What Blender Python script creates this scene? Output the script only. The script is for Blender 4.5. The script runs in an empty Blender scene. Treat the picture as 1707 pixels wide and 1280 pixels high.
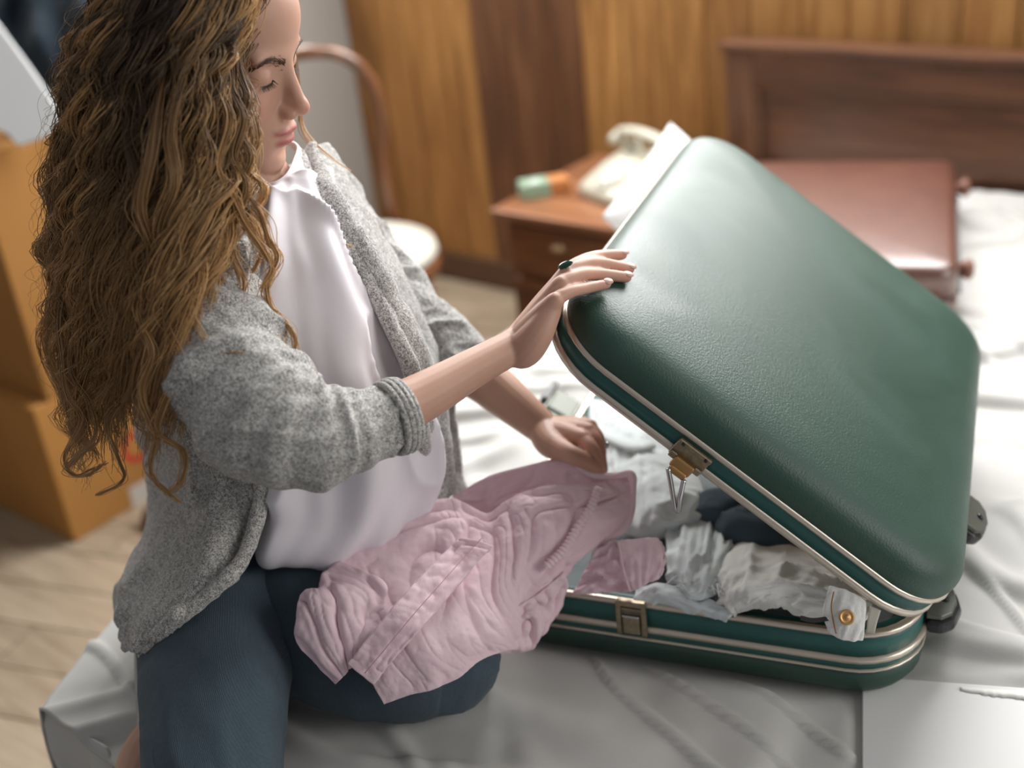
import bpy, bmesh, math, random
import numpy as np
from mathutils import Matrix, Vector

# ------------------------------------------------------------------ camera, world, light
SC = bpy.context.scene
COL = SC.collection
FPX, CZ = 2050.0, 1.45
_P, _RO, _Y = math.radians(27.3), math.radians(-6.6), math.radians(40.3)
_fw = np.array([-math.sin(_Y)*math.cos(_P), math.cos(_Y)*math.cos(_P), -math.sin(_P)])
_rt = np.array([math.cos(_Y), math.sin(_Y), 0.0]); _up = np.cross(_rt, _fw)
CR = math.cos(_RO)*_rt + math.sin(_RO)*_up
CU = -math.sin(_RO)*_rt + math.cos(_RO)*_up
CF = _fw
CP = np.array([0.0, 0.0, CZ])
cd = bpy.data.cameras.new('camera'); cam = bpy.data.objects.new('camera', cd); COL.objects.link(cam)
cd.sensor_fit = 'HORIZONTAL'; cd.sensor_width = 36.0; cd.lens = FPX/1707.0*36.0
cd.clip_start = 0.02; cd.clip_end = 100
m = Matrix.Identity(4)
for i in range(3):
    m[i][0] = CR[i]; m[i][1] = CU[i]; m[i][2] = -CF[i]; m[i][3] = CP[i]
cam.matrix_world = m
cd.dof.use_dof = True; cd.dof.focus_distance = 1.22; cd.dof.aperture_fstop = 2.2
SC.camera = cam

W = bpy.data.worlds.new('world'); SC.world = W; W.use_nodes = True
W.node_tree.nodes['Background'].inputs[0].default_value = (0.97, 0.97, 1.0, 1)
W.node_tree.nodes['Background'].inputs[1].default_value = 0.22

def area(name, loc, target, sx, sy, power, color):
    l = bpy.data.lights.new(name, 'AREA'); l.shape = 'RECTANGLE'; l.size = sx; l.size_y = sy
    l.energy = power; l.color = color
    o = bpy.data.objects.new(name, l); COL.objects.link(o); o.location = loc
    d = Vector(target) - Vector(loc); o.rotation_euler = d.to_track_quat('-Z', 'Y').to_euler()
    return o
area('window_daylight_headboard', (-1.10, 2.54, 1.92), (-0.85, 1.0, 0.6), 1.6, 1.1, 80, (1.0, 0.99, 0.975))
area('window_daylight_right', (1.9, 1.6, 1.75), (-0.7, 1.2, 0.7), 1.6, 1.3, 30, (1.0, 0.97, 0.93))
area('added_light_left', (-2.68, 1.95, 1.62), (-0.9, 1.3, 0.6), 1.1, 0.9, 34, (1.0, 0.985, 0.96))  # added lamp out of view, brightens the left of the bed and hair
SC.view_settings.view_transform = 'Standard'
SC.view_settings.look = 'None'
SC.view_settings.exposure = 0.15
SC.view_settings.gamma = 1.0
SC.view_settings.use_curve_mapping = False

# ------------------------------------------------------------------ helpers
A = np.array
rng = np.random.default_rng(7)
def ray(px, py): return CF + CR*((px-853.5)/FPX) - CU*((py-640.0)/FPX)
def atd(px, py, d): return CP + ray(px, py)*d
def atz(px, py, z):
    r = ray(px, py); return CP + r*((z-CZ)/r[2])
def aty(px, py, y):
    r = ray(px, py); return CP + r*(y/r[1])
def unit(v): v = np.asarray(v, float); return v/(np.linalg.norm(v)+1e-12)

def _hash(ix, iy, iz, s):
    n = (ix*374761393 + iy*668265263 + iz*2147483647 + s*1274126177) & 0xffffffff
    n = ((n ^ (n >> 13))*1274126177) & 0xffffffff
    n = (n ^ (n >> 16)) & 0xffff
    return n/65535.0*2-1
def vnoise(p, seed=0):
    """smooth value noise, p (n,3) -> (n,) in -1..1"""
    p = np.asarray(p, float)
    i = np.floor(p).astype(np.int64); f = p-i; f = f*f*f*(f*(f*6-15)+10)
    r = 0
    for a in (0, 1):
        for b in (0, 1):
            for c in (0, 1):
                w = (f[:,0] if a else 1-f[:,0])*(f[:,1] if b else 1-f[:,1])*(f[:,2] if c else 1-f[:,2])
                r = r + w*_hash(i[:,0]+a, i[:,1]+b, i[:,2]+c, seed)
    return r
def fbm(p, seed=0, oct=3):
    r = 0; a = 1.0
    for k in range(oct):
        r = r + a*vnoise(np.asarray(p)*(2.03**k), seed+17*k); a *= .5
    return r
def catmull(pts, n):
    """resample a polyline of (k, d) control points with a centripetal-ish Catmull-Rom into n points"""
    pts = np.asarray(pts, float); k = len(pts)
    if k == 2:
        t = np.linspace(0, 1, n)[:, None]; return pts[0]*(1-t)+pts[1]*t
    P = np.vstack([2*pts[0]-pts[1], pts, 2*pts[-1]-pts[-2]])
    t = np.linspace(0, k-1-1e-9, n); i = t.astype(int); u = (t-i)[:, None]
    p0, p1, p2, p3 = P[i], P[i+1], P[i+2], P[i+3]
    return .5*((2*p1)+(-p0+p2)*u+(2*p0-5*p1+4*p2-p3)*u*u+(-p0+3*p1-3*p2+p3)*u**3)

ORG = {}
def tag(o, label=None, cat=None, group=None, kind=None):
    if label: o['label'] = label
    if cat: o['category'] = cat
    if group: o['group'] = group
    if kind: o['kind'] = kind
    return o
def thing(name, loc, label, cat, group=None):
    o = bpy.data.objects.new(name, None); COL.objects.link(o); o.location = tuple(loc); o.empty_display_size = .05
    ORG[o.name] = np.asarray(loc, float)
    return tag(o, label, cat, group)
def obj(name, vf, mat, parent=None, smooth=True, origin=None):
    v, f = vf[0], vf[1]
    v = np.asarray(v, float)
    if parent is not None: org = ORG[parent.name]
    elif origin is not None: org = np.asarray(origin, float)
    else: org = A([(v[:,0].min()+v[:,0].max())/2, (v[:,1].min()+v[:,1].max())/2, v[:,2].min()])
    me = bpy.data.meshes.new(name)
    v = v-org
    if isinstance(f, np.ndarray):
        n, k = f.shape
        me.vertices.add(len(v)); me.vertices.foreach_set('co', v.astype(np.float32).ravel())
        me.loops.add(n*k); me.loops.foreach_set('vertex_index', f.astype(np.int32).ravel())
        me.polygons.add(n); me.polygons.foreach_set('loop_start', np.arange(0, n*k, k, dtype=np.int32))
        me.polygons.foreach_set('loop_total', np.full(n, k, np.int32))
        me.update(calc_edges=True); me.validate()
    else:
        me.from_pydata(v.tolist(), [], [list(map(int, q)) for q in f]); me.update()
    if smooth: me.polygons.foreach_set('use_smooth', np.ones(len(me.polygons), bool))
    if mat: me.materials.append(mat)
    o = bpy.data.objects.new(name, me); COL.objects.link(o)
    if parent is not None: o.parent = parent
    else: o.location = tuple(org)
    ORG[o.name] = org
    return o
def fixn(o):
    bm = bmesh.new(); bm.from_mesh(o.data); bmesh.ops.recalc_face_normals(bm, faces=bm.faces); bm.to_mesh(o.data); bm.free(); return o
def bevel(o, w, seg=2, ang=35):
    b = o.modifiers.new('bevel', 'BEVEL'); b.width = w; b.segments = seg; b.limit_method = 'ANGLE'; b.angle_limit = math.radians(ang)
    return o
def solid(o, t, off=-1):
    s = o.modifiers.new('thickness', 'SOLIDIFY'); s.thickness = t; s.offset = off; return o
def subd(o, n=1):
    s = o.modifiers.new('subdivision', 'SUBSURF'); s.levels = n; s.render_levels = n; return o
def join(*vfs):
    V = []; F = []; k = 0
    for v, f in vfs:
        V.append(np.asarray(v, float)); F += [[int(i)+k for i in q] for q in f]; k += len(v)
    return np.vstack(V), F
def box(c, s, ax=None):
    """box with centre c, full size s, optional 3 axis vectors"""
    c = np.asarray(c, float); ax = np.eye(3) if ax is None else np.asarray(ax, float)
    v = [c+ax[0]*s[0]*.5*i+ax[1]*s[1]*.5*j+ax[2]*s[2]*.5*k for k in (-1, 1) for j in (-1, 1) for i in (-1, 1)]
    f = [(0,2,3,1),(4,5,7,6),(0,1,5,4),(1,3,7,5),(3,2,6,7),(2,0,4,6)]
    if np.dot(np.cross(ax[0], ax[1]), ax[2]) < 0: f = [q[::-1] for q in f]
    return np.array(v), f
def bx(x0, x1, y0, y1, z0, z1): return box(((x0+x1)/2, (y0+y1)/2, (z0+z1)/2), (x1-x0, y1-y0, z1-z0))
def gridf(nr, nc, closed=False):
    i = np.arange(nr-1)[:, None]; j = np.arange(nc if closed else nc-1)[None, :]
    j2 = (j+1) % nc
    return np.stack([i*nc+j, i*nc+j2, (i+1)*nc+j2, (i+1)*nc+j], -1).reshape(-1, 4)
def frames(P, up0=(0, 0, 1)):
    T = np.gradient(P, axis=0); T /= np.linalg.norm(T, axis=1)[:, None]+1e-12
    N = np.zeros_like(T); n = np.asarray(up0, float)
    n = n-T[0]*np.dot(n, T[0])
    if np.linalg.norm(n) < 1e-3: n = np.cross(T[0], [1, 0.3, 0])
    n = unit(n)
    for i in range(len(T)):
        n = unit(n-T[i]*np.dot(n, T[i])); N[i] = n
    return T, N, np.cross(T, N)
def tube(P, r, seg=12, caps=True, up0=(0, 0, 1), r2=None, round_end=False):
    """loft of circles/ellipses radius r (r2 along binormal) round the points P"""
    P = np.asarray(P, float); n = len(P); r = np.broadcast_to(np.asarray(r, float), (n,)); r2 = r if r2 is None else np.broadcast_to(np.asarray(r2, float), (n,))
    T, N, B = frames(P, up0); th = np.linspace(0, 2*np.pi, seg, endpoint=False)
    V = (P[:, None]+N[:, None]*(np.cos(th)[None, :, None]*r[:, None, None])+B[:, None]*(np.sin(th)[None, :, None]*r2[:, None, None])).reshape(-1, 3)
    F = gridf(n, seg, True).tolist()
    if caps:
        V = np.vstack([V, P[:1], P[-1:]]); a, b = len(V)-2, len(V)-1
        F += [(a, (j+1) % seg, j) for j in range(seg)]+[(b, (n-1)*seg+j, (n-1)*seg+(j+1) % seg) for j in range(seg)]
    return V, F
def capsule_chain(P, r, seg=12, n=24, up0=(0, 0, 1), flat=1.0):
    """tube with hemispherical ends"""
    Q = catmull(P, n); R = catmull(np.asarray(r, float)[:, None], n)[:, 0]
    a = Q[0]-Q[1]; a = unit(a); b = unit(Q[-1]-Q[-2])
    pre = [Q[0]+a*R[0]*math.sin(t) for t in (1.45, 1.1, .6)]; pr_ = [R[0]*math.cos(t) for t in (1.45, 1.1, .6)]
    post = [Q[-1]+b*R[-1]*math.sin(t) for t in (.6, 1.1, 1.45)]; po = [R[-1]*math.cos(t) for t in (.6, 1.1, 1.45)]
    R = np.r_[pr_, R, po]
    return tube(np.vstack([pre, Q, post]), R, seg, True, up0, R*flat)
def lathe(prof, c, seg=24, ax=(0, 0, 1), ex=None):
    ax = unit(ax); e1 = unit(np.cross(ax, [0, 1, 0.2])) if ex is None else unit(ex); e2 = np.cross(ax, e1)
    th = np.linspace(0, 2*np.pi, seg, endpoint=False)
    V = np.array([np.asarray(c)+ax*h+(e1*math.cos(t)+e2*math.sin(t))*r for r, h in prof for t in th])
    F = gridf(len(prof), seg, True).tolist()
    F.append([j for j in range(seg)][::-1]); F.append([(len(prof)-1)*seg+j for j in range(seg)])
    return V, F
def ellipsoid(c, r, ax=None, n=16, m_=12):
    ax = np.eye(3) if ax is None else np.asarray(ax, float)
    V = []; 
    for i in range(m_+1):
        p = math.pi*i/m_
        for j in range(n):
            t = 2*math.pi*j/n
            V.append(np.asarray(c)+ax[0]*r[0]*math.sin(p)*math.cos(t)+ax[1]*r[1]*math.sin(p)*math.sin(t)-ax[2]*r[2]*math.cos(p))
    return np.array(V), gridf(m_+1, n, True).tolist()
def patch(ctrl, nr, nc, disp=None):
    """bicubic sheet through a grid of 3-D control points (rows, cols, 3)"""
    C = np.asarray(ctrl, float)
    a = np.stack([catmull(C[:, j], nr) for j in range(C.shape[1])], 1)
    b = np.stack([catmull(a[i], nc) for i in range(nr)], 0)
    if disp is not None:
        du = np.gradient(b, axis=0); dv = np.gradient(b, axis=1); nn = np.cross(du, dv); nn /= np.linalg.norm(nn, axis=2)[..., None]+1e-9
        u, v = np.meshgrid(np.linspace(0, 1, nr), np.linspace(0, 1, nc), indexing='ij')
        b = b+nn*disp(u, v, b)[..., None]
    return b.reshape(-1, 3), gridf(nr, nc)
def rrect(w, h, r, n=6):
    """rounded rectangle 0..w x 0..h, counter-clockwise"""
    out = []
    for cx, cy, a0 in ((w-r, h-r, 0), (r, h-r, 90), (r, r, 180), (w-r, r, 270)):
        for k in range(n+1):
            t = math.radians(a0+90*k/n); out.append((cx+r*math.cos(t), cy+r*math.sin(t)))
    return out
def extr(outline, o, ex, ey, ez, z0, z1):
    """prism of a 2-D outline in frame o, ex, ey, extruded along ez from z0 to z1"""
    n = len(outline); o, ex, ey, ez = map(np.asarray, (o, ex, ey, ez))
    V = [o+ex*a+ey*b+ez*z for z in (z0, z1) for a, b in outline]
    F = [(i, (i+1) % n, n+(i+1) % n, n+i) for i in range(n)]+[list(range(n))[::-1], list(range(n, 2*n))]
    return np.array(V), F

# ------------------------------------------------------------------ materials
def mat(name, color=(.5, .5, .5), rough=.6, metal=0., spec=.5, sheen=0., sub=0., coat=0., subcol=None):
    M = bpy.data.materials.new(name); M.use_nodes = True
    b = M.node_tree.nodes['Principled BSDF']
    b.inputs['Base Color'].default_value = (*color, 1); b.inputs['Roughness'].default_value = rough
    b.inputs['Metallic'].default_value = metal; b.inputs['Specular IOR Level'].default_value = spec
    b.inputs['Sheen Weight'].default_value = sheen; b.inputs['Coat Weight'].default_value = coat
    if sub:
        b.inputs['Subsurface Weight'].default_value = sub; b.inputs['Subsurface Radius'].default_value = subcol or (1, .35, .2); b.inputs['Subsurface Scale'].default_value = .008
    return M
def nd(M, t, **kw):
    n = M.node_tree.nodes.new(t)
    for k, v in kw.items():
        if k in n.inputs: n.inputs[k].default_value = v
        else: setattr(n, k, v)
    return n
def lk(M, a, b): M.node_tree.links.new(a, b)
def bsdf(M): return M.node_tree.nodes['Principled BSDF']
def coords(M, scale=(1, 1, 1), rot=(0, 0, 0), kind='Object'):
    t = nd(M, 'ShaderNodeTexCoord'); mp = nd(M, 'ShaderNodeMapping')
    mp.inputs['Scale'].default_value = scale; mp.inputs['Rotation'].default_value = rot
    lk(M, t.outputs[kind], mp.inputs['Vector']); return mp.outputs['Vector']
def noise(M, vec, scale, detail=3, rough=.55, dist=0.):
    n = nd(M, 'ShaderNodeTexNoise'); n.inputs['Scale'].default_value = scale; n.inputs['Detail'].default_value = detail
    n.inputs['Roughness'].default_value = rough; n.inputs['Distortion'].default_value = dist
    lk(M, vec, n.inputs['Vector']); return n.outputs['Fac']
def ramp(M, fac, stops):
    r = nd(M, 'ShaderNodeValToRGB'); e = r.color_ramp.elements
    while len(e) < len(stops): e.new(.5)
    for i, (p, c) in enumerate(stops): e[i].position = p; e[i].color = (*c, 1)
    lk(M, fac, r.inputs['Fac']); return r.outputs['Color']
def mixc(M, fac, a, b, mode='MIX'):
    n = nd(M, 'ShaderNodeMix', data_type='RGBA', blend_type=mode)
    for s, v in ((0, fac), (6, a), (7, b)):
        if hasattr(v, 'is_linked'): lk(M, v, n.inputs[s])
        elif isinstance(v, tuple): n.inputs[s].default_value = (*v, 1)
        else: n.inputs[s].default_value = v
    return n.outputs[2]
def bump(M, h, strength=.3, dist=.002, prev=None):
    b = nd(M, 'ShaderNodeBump'); b.inputs['Strength'].default_value = strength; b.inputs['Distance'].default_value = dist
    lk(M, h, b.inputs['Height'])
    if prev is not None: lk(M, prev, b.inputs['Normal'])
    lk(M, b.outputs['Normal'], bsdf(M).inputs['Normal']); return b.outputs['Normal']
def setc(M, c): lk(M, c, bsdf(M).inputs['Base Color'])
def mathn(M, op, a, b=0.):
    n = nd(M, 'ShaderNodeMath', operation=op)
    for i, v in enumerate((a, b)):
        if hasattr(v, 'is_linked'): lk(M, v, n.inputs[i])
        else: n.inputs[i].default_value = v
    return n.outputs[0]

def wood(name, dark, mid, light, axis='z', rough=.45, scale=1., vary=.0, coat=0.):
    M = mat(name, mid, rough, coat=coat)
    s = {'x': (1.2, 14, 14), 'y': (14, 1.2, 14), 'z': (14, 14, 1.2)}[axis]
    v = coords(M, tuple(q*scale for q in s))
    inf = nd(M, 'ShaderNodeObjectInfo')
    off = nd(M, 'ShaderNodeVectorMath', operation='ADD'); sc = nd(M, 'ShaderNodeVectorMath', operation='SCALE')
    cmb = nd(M, 'ShaderNodeCombineXYZ')
    for i in range(3): lk(M, inf.outputs['Random'], cmb.inputs[i])
    lk(M, cmb.outputs[0], sc.inputs[0]); sc.inputs['Scale'].default_value = 37.
    lk(M, v, off.inputs[0]); lk(M, sc.outputs[0], off.inputs[1]); v = off.outputs[0]
    n1 = noise(M, v, 1.6, 5, .6, 1.2); n2 = noise(M, v, 9, 3, .6, .3)
    f = mathn(M, 'ADD', mathn(M, 'MULTIPLY', n1, .75), mathn(M, 'MULTIPLY', n2, .25))
    c = ramp(M, f, [(.3, dark), (.5, mid), (.72, light)])
    if vary:
        h = nd(M, 'ShaderNodeHueSaturation'); lk(M, c, h.inputs['Color'])
        lk(M, mathn(M, 'ADD', mathn(M, 'MULTIPLY', inf.outputs['Random'], vary), 1-vary*.5), h.inputs['Value']); c = h.outputs['Color']
    setc(M, c); bump(M, n2, .15, .001)
    return M
def fabric(name, c1, c2, weave=900, rough=.85, wr=.25, sheen=.15, big=14., bstr=.35):
    """plain woven cloth: fine weave, soft crumple relief"""
    M = mat(name, c1, rough, sheen=sheen, spec=.3); v = coords(M)
    big_n = noise(M, v, big, 4, .6, .6); setc(M, mixc(M, big_n, c1, c2))
    w = noise(M, v, weave, 1, .5)
    p = bump(M, big_n, wr, .02); bump(M, w, bstr, .0006, p)
    return M
# ------------------------------------------------------------------ setting
BZ = 0.50                       # top of the mattress
WY = 2.64                       # face of the panelled wall
XL = -2.72                      # left wall
m_plank = wood('amber_wall_planks', (.19, .080, .021), (.36, .170, .047), (.54, .290, .095), 'z', .5, 1.0, .3)
m_plank_dark = wood('dark_wall_planks', (.065, .026, .011), (.145, .060, .025), (.25, .112, .047), 'z', .45, 1.0, .2)
m_grey = mat('grey_paint', (.40, .385, .36), .8)
m_back = mat('wall_backing', (.05, .025, .012), .9)
m_floor = wood('floor_oak', (.27, .20, .135), (.40, .315, .225), (.52, .43, .32), 'x', .42, 1.0, .18)
m_ceil = mat('ceiling_paint', (.7, .7, .68), .9)

wb = tag(obj('wall_back', bx(XL, 1.6, WY+.02, WY+.12, -.02, 1.28), m_back, smooth=False), 'wood panelled wall behind the bed', None, None, 'structure')
x = XL; k = 0; proto = {}
while x < 1.55:
    w = .124 if k % 3 else .117
    dark = -2.22 < x+w/2 < -1.93
    key = (w, dark)
    nm = 'wall_plank'
    if key not in proto:
        o = obj(nm, bx(.0013, w-.0013, WY, WY+.022, .07, 1.28), m_plank_dark if dark else m_plank, wb, False)
        # move mesh to its own origin so that copies can share it
        o.data.transform(Matrix.Translation(Vector(ORG[wb.name])))
        bevel(o, .0025, 2); proto[key] = o
    else:
        o = proto[key].copy(); COL.objects.link(o)
    o.location = tuple(A([x, 0, 0])-ORG[wb.name]); o.parent = wb
    x += w; k += 1
bb = tag(bevel(obj('baseboard_back', bx(XL, 1.6, WY-.016, WY+.02, 0, .085), wood('baseboard_wood', (.06, .028, .014), (.12, .06, .03), (.18, .095, .05), 'x', .5), smooth=False), .004), 'brown wooden baseboard along the panelled wall', None, None, 'structure')
tag(obj('wall_left', bx(XL-.1, XL, -1.2, WY+.1, -.02, 2.6), m_grey, smooth=False), 'plain pale grey painted wall left of the wood panelling', None, None, 'structure')
fl = tag(obj('floor', bx(XL, 1.6, -1.2, WY+.1, -.04, -.012), mat('floor_joint', (.06, .04, .025), .9), smooth=False), 'light oak plank floor', None, None, 'structure')
# oak boards: run at a slant to the walls as the photograph shows them
ang = math.radians(18); ex = A([math.cos(ang), math.sin(ang), 0]); ey = A([-math.sin(ang), math.cos(ang), 0])
def clip(poly, ax_, lim, keep_less):
    out = []
    for a, b in zip(poly, poly[1:]+poly[:1]):
        ia = (a[ax_] <= lim) == keep_less; ib = (b[ax_] <= lim) == keep_less
        if ia: out.append(a)
        if ia != ib:
            t = (lim-a[ax_])/(b[ax_]-a[ax_]); out.append(a+(b-a)*t)
    return out
for r_ in range(-16, 40):
    for c_ in range(-4, 3):
        L_, w_ = 1.1, .118
        ctr = A([-1.6, .6, 0])+ex*(c_*L_+(r_ % 3)*.37+.2)+ey*(r_*w_)
        e = [ctr+ex*sx*(L_/2-.002)+ey*sy*(w_/2-.002) for sx, sy in ((-1, -1), (1, -1), (1, 1), (-1, 1))]
        for ax_, lim, kl in ((0, XL+.004, False), (0, -1.0, True), (1, -.7, False), (1, WY-.02, True)):
            if e: e = clip(e, ax_, lim, kl)
        if len(e) < 3: continue
        n_ = len(e)
        if max(q[0] for q in e)-min(q[0] for q in e) < .03 or max(q[1] for q in e)-min(q[1] for q in e) < .03: continue
        o = obj('floor_board', (np.array([q+A([0, 0, -.012]) for q in e]+e), [list(range(n_))[::-1], list(range(n_, 2*n_))]+[(i, (i+1) % n_, n_+(i+1) % n_, n_+i) for i in range(n_)]), m_floor, fl, False)

# window above the headboard (just above the picture): sill, jambs, lintel, muntins
m_white = mat('white_gloss_paint', (.75, .75, .73), .4)
wd = tag(bevel(obj('window_1', join(bx(-2.05, -.25, WY-.06, WY+.14, 1.28, 1.32), bx(-2.05, -1.99, WY-.01, WY+.12, 1.32, 2.6), bx(-.31, -.25, WY-.01, WY+.12, 1.32, 2.6), bx(-2.05, -.25, WY-.01, WY+.12, 2.6, 2.66), bx(-1.18, -1.13, WY+.04, WY+.08, 1.32, 2.6)), m_white, smooth=False), .004), 'white framed window above the bed', None, None, 'structure')
tag(bevel(obj('added_window_left', join(bx(XL-.01, XL+.05, 1.32, 2.58, 1.10, 1.14), bx(XL-.01, XL+.03, 1.32, 1.38, 1.14, 2.1), bx(XL-.01, XL+.03, 2.52, 2.58, 1.14, 2.1), bx(XL-.01, XL+.03, 1.32, 2.58, 2.1, 2.16)), m_white, smooth=False), .004), 'added white window frame on the grey wall, out of view', None, None, 'structure')  # unseen frame added around the left lamp; the wall behind it is solid
# ------------------------------------------------------------------ bed
m_bedwood = wood('dark_bed_wood', (.055, .025, .014), (.14, .062, .033), (.23, .108, .057), 'x', .38, 1.0, .1)
m_bedwood_v = wood('dark_bed_wood_upright', (.055, .025, .014), (.14, .062, .033), (.23, .108, .057), 'z', .38, 1.0, .1)
m_mattress = fabric('tan_mattress_ticking', (.34, .22, .15), (.28, .18, .12), 700)
HX0, HX1, HY = -1.43, .42, 2.555
p_top = aty(1208, 72, HY); hz = p_top[2]; HX0 = p_top[0]
bed = thing('bed', (-.5, 1.5, 0), 'dark wooden bed with framed headboard and tan mattress', 'bed')
bevel(obj('mattress', bx(-1.18, .40, .515, 2.53, .27, .470), m_mattress, bed, False), .03, 4)
hb = obj('headboard', bx(HX0+.02, HX1-.02, HY+.018, HY+.05, .25, hz-.02), m_bedwood, bed, False)
bevel(obj('stile', bx(HX0, HX0+.072, HY, HY+.06, .0, hz-.012), m_bedwood_v, hb, False), .004)
bevel(obj('stile', bx(HX1-.07, HX1, HY, HY+.06, .0, hz-.012), m_bedwood_v, hb, False), .004)
bevel(obj('top_rail', bx(HX0+.072, HX1-.07, HY, HY+.06, hz-.085, hz-.012), m_bedwood, hb, False), .004)
bevel(obj('cap_rail', bx(HX0-.012, HX1+.012, HY-.012, HY+.066, hz-.014, hz+.004), m_bedwood, hb, False), .005)
bevel(obj('panel_moulding', join(bx(HX0+.072, HX1-.07, HY+.004, HY+.03, hz-.100, hz-.085), bx(HX0+.072, HX0+.087, HY+.004, HY+.03, .3, hz-.1)), wood('moulding_wood', (.07, .03, .014), (.15, .068, .032), (.23, .11, .055), 'x', .35), hb, False), .005)
bevel(obj('side_rail', bx(-1.21, -1.18, .50, HY, .16, .30), m_bedwood, bed, False), .004)
bevel(obj('foot_rail', bx(-1.21, .40, .48, .512, .14, .36), m_bedwood, bed, False), .004)
for lx in (-1.17, .37): bevel(obj('leg', bx(lx-.03, lx+.03, .47, .53, 0, .16), m_bedwood_v, bed, False), .004)

# white sheet over the mattress, hanging over the left edge
m_sheet = fabric('white_cotton_sheet', (.58, .575, .55), (.525, .52, .495), 1100, .85, .035, .1, 9.)
def sheet_z(X, Y):
    p = np.stack([X.ravel(), Y.ravel(), np.zeros(X.size)], 1)
    a = .6; q = p.copy(); q[:, 0] = (p[:, 0]*math.cos(a)+p[:, 1]*math.sin(a))*3.2; q[:, 1] = (-p[:, 0]*math.sin(a)+p[:, 1]*math.cos(a))*11
    q[:, 1] += 1.2*vnoise(p*4, 5)
    z = .016*np.exp(-(vnoise(q, 3)*4.2)**2)
    b = -.35; q[:, 0] = (p[:, 0]*math.cos(b)+p[:, 1]*math.sin(b))*4; q[:, 1] = (-p[:, 0]*math.sin(b)+p[:, 1]*math.cos(b))*15+1.5*vnoise(p*5, 8)
    z += .008*np.exp(-(vnoise(q, 9)*5.)**2)
    z += .004*fbm(p*7, 21, 3)
    return z.reshape(X.shape)
def smooth01(t): t = np.clip(t, 0, 1); return t*t*(3-2*t)
ny, nx, nd_ = 430, 380, 16
ys = np.linspace(.478, 2.535, ny)
def xedge(y): return np.interp(y, [.47, .50, .58, .67, .85, 1.2, 1.6, 2.6], [-1.182, -1.208, -1.25, -1.288, -1.315, -1.322, -1.326, -1.335])
V = np.zeros((ny, nx+nd_, 3))
xs = np.linspace(0, 1, nx)
for i, y in enumerate(ys):
    xe = xedge(y)
    V[i, nd_:, 0] = xe+.012+(.44-xe)*xs**1.05; V[i, nd_:, 1] = y; V[i, nd_:, 2] = BZ
    t = np.linspace(0, 1, nd_, endpoint=False)
    drop = .13+.02*math.sin(y*7)
    V[i, :nd_, 0] = xe-.004+.014*t**3+.006*np.sin(y*38+2*t)*(1-t); V[i, :nd_, 1] = y; V[i, :nd_, 2] = BZ-.006-drop*(1-t)
X, Y = V[:, nd_:, 0], V[:, nd_:, 1]
z = sheet_z(X, Y)
SO = A([-0.3354, 0.9912]); SPSI = .2939
du_ = -( (X-SO[0])*math.cos(SPSI)+(Y-SO[1])*math.sin(SPSI)); dv_ = -(X-SO[0])*math.sin(SPSI)+(Y-SO[1])*math.cos(SPSI)
ins = smooth01((du_+.03)/.05)*smooth01((.53-du_)/.05)*smooth01((dv_+.03)/.05)*smooth01((.68-dv_)/.05)
V[:, nd_:, 2] += z*(1-ins)-.006*ins
# flat where the white board lies
c0 = atz(1437, 1180, BZ); c1 = atz(1437, 1300, BZ); c2 = atz(1500, 1139, BZ); c3 = atz(1760, 1158, BZ)
def halfp(a, b, X, Y): d = unit((b-a)[:2]); return d[0]*(Y-a[1])-d[1]*(X-a[0])
inb = smooth01((.02+halfp(c1, c0, X, Y)*-1)/.02)*smooth01((.02+halfp(c2, c3, X, Y)*-1)/.02)
V[:, nd_:, 2] = V[:, nd_:, 2]*(1-inb)+(BZ-.004)*inb
sheet = obj('bed_sheet', (V.reshape(-1, 3), gridf(ny, nx+nd_)), m_sheet)
solid(sheet, .004, 1); cf = [[A([-1.188+.032*j+.026*k, .486-.012*min(k, 1)-.006*math.sin(j*2.2+k)*(k > 0), BZ+.010-.050*k]) for j in range(5)] for k in range(5)]
solid(obj('corner_fold', patch(cf, 40, 40, lambda u, v, b: .004*np.sin(v*16+u*4)*u), m_sheet, sheet), .003, 0)
tag(sheet, 'rumpled white cotton sheet spread over the mattress', 'bed sheet')

# white board lying on the bed in front of the suitcase
def isect(p, d, q, e):
    k_ = np.linalg.solve(np.array([[d[0], -e[0]], [d[1], -e[1]]]), (q-p)[:2]); return p+d*k_[0]
cor = isect(c0, c0-c1, c2, c3-c2); ra = c3+(c3-c2)*.8; la = c1+(c1-c0)*2.2; ro = la+(ra-cor)
bd = thing('mounting_board', (cor+ro)/2*A([1, 1, 0])+A([0, 0, BZ]), 'flat white board with a clean cut edge under the suitcase corner', 'board')
Q = [cor, la, ro, ra]
v = np.array([q*A([1, 1, 0])+A([0, 0, zz]) for zz in (BZ-.001, BZ+.007) for q in Q])
bevel(fixn(obj('sheet_board', (v, [(3, 2, 1, 0), (4, 5, 6, 7), (0, 1, 5, 4), (1, 2, 6, 5), (2, 3, 7, 6), (3, 0, 4, 7)]), mat('white_board', (.76, .76, .75), .65), bd, False)), .001, 1)
t = np.linspace(0, 1, 40); e0 = atz(1600, 1146, BZ+.0085); e1 = atz(1790, 1160, BZ+.0085)
P0 = e0[None]*(1-t)[:, None]+e1[None]*t[:, None]; nrm = unit(np.cross(e1-e0, [0, 0, 1.])); wv = .003+.004*np.abs(vnoise(np.stack([t*14, t*0, t*0], 1), 4))*np.minimum(1, t*5)+.006*np.minimum(1, t*2)
v = np.vstack([P0-nrm*.001, P0+nrm*wv[:, None]+A([0, 0, -.0008])])
solid(obj('torn_strip', (v, gridf(2, 40)), mat('torn_paper', (.85, .84, .80), .9), bd, False), .0006)
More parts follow.
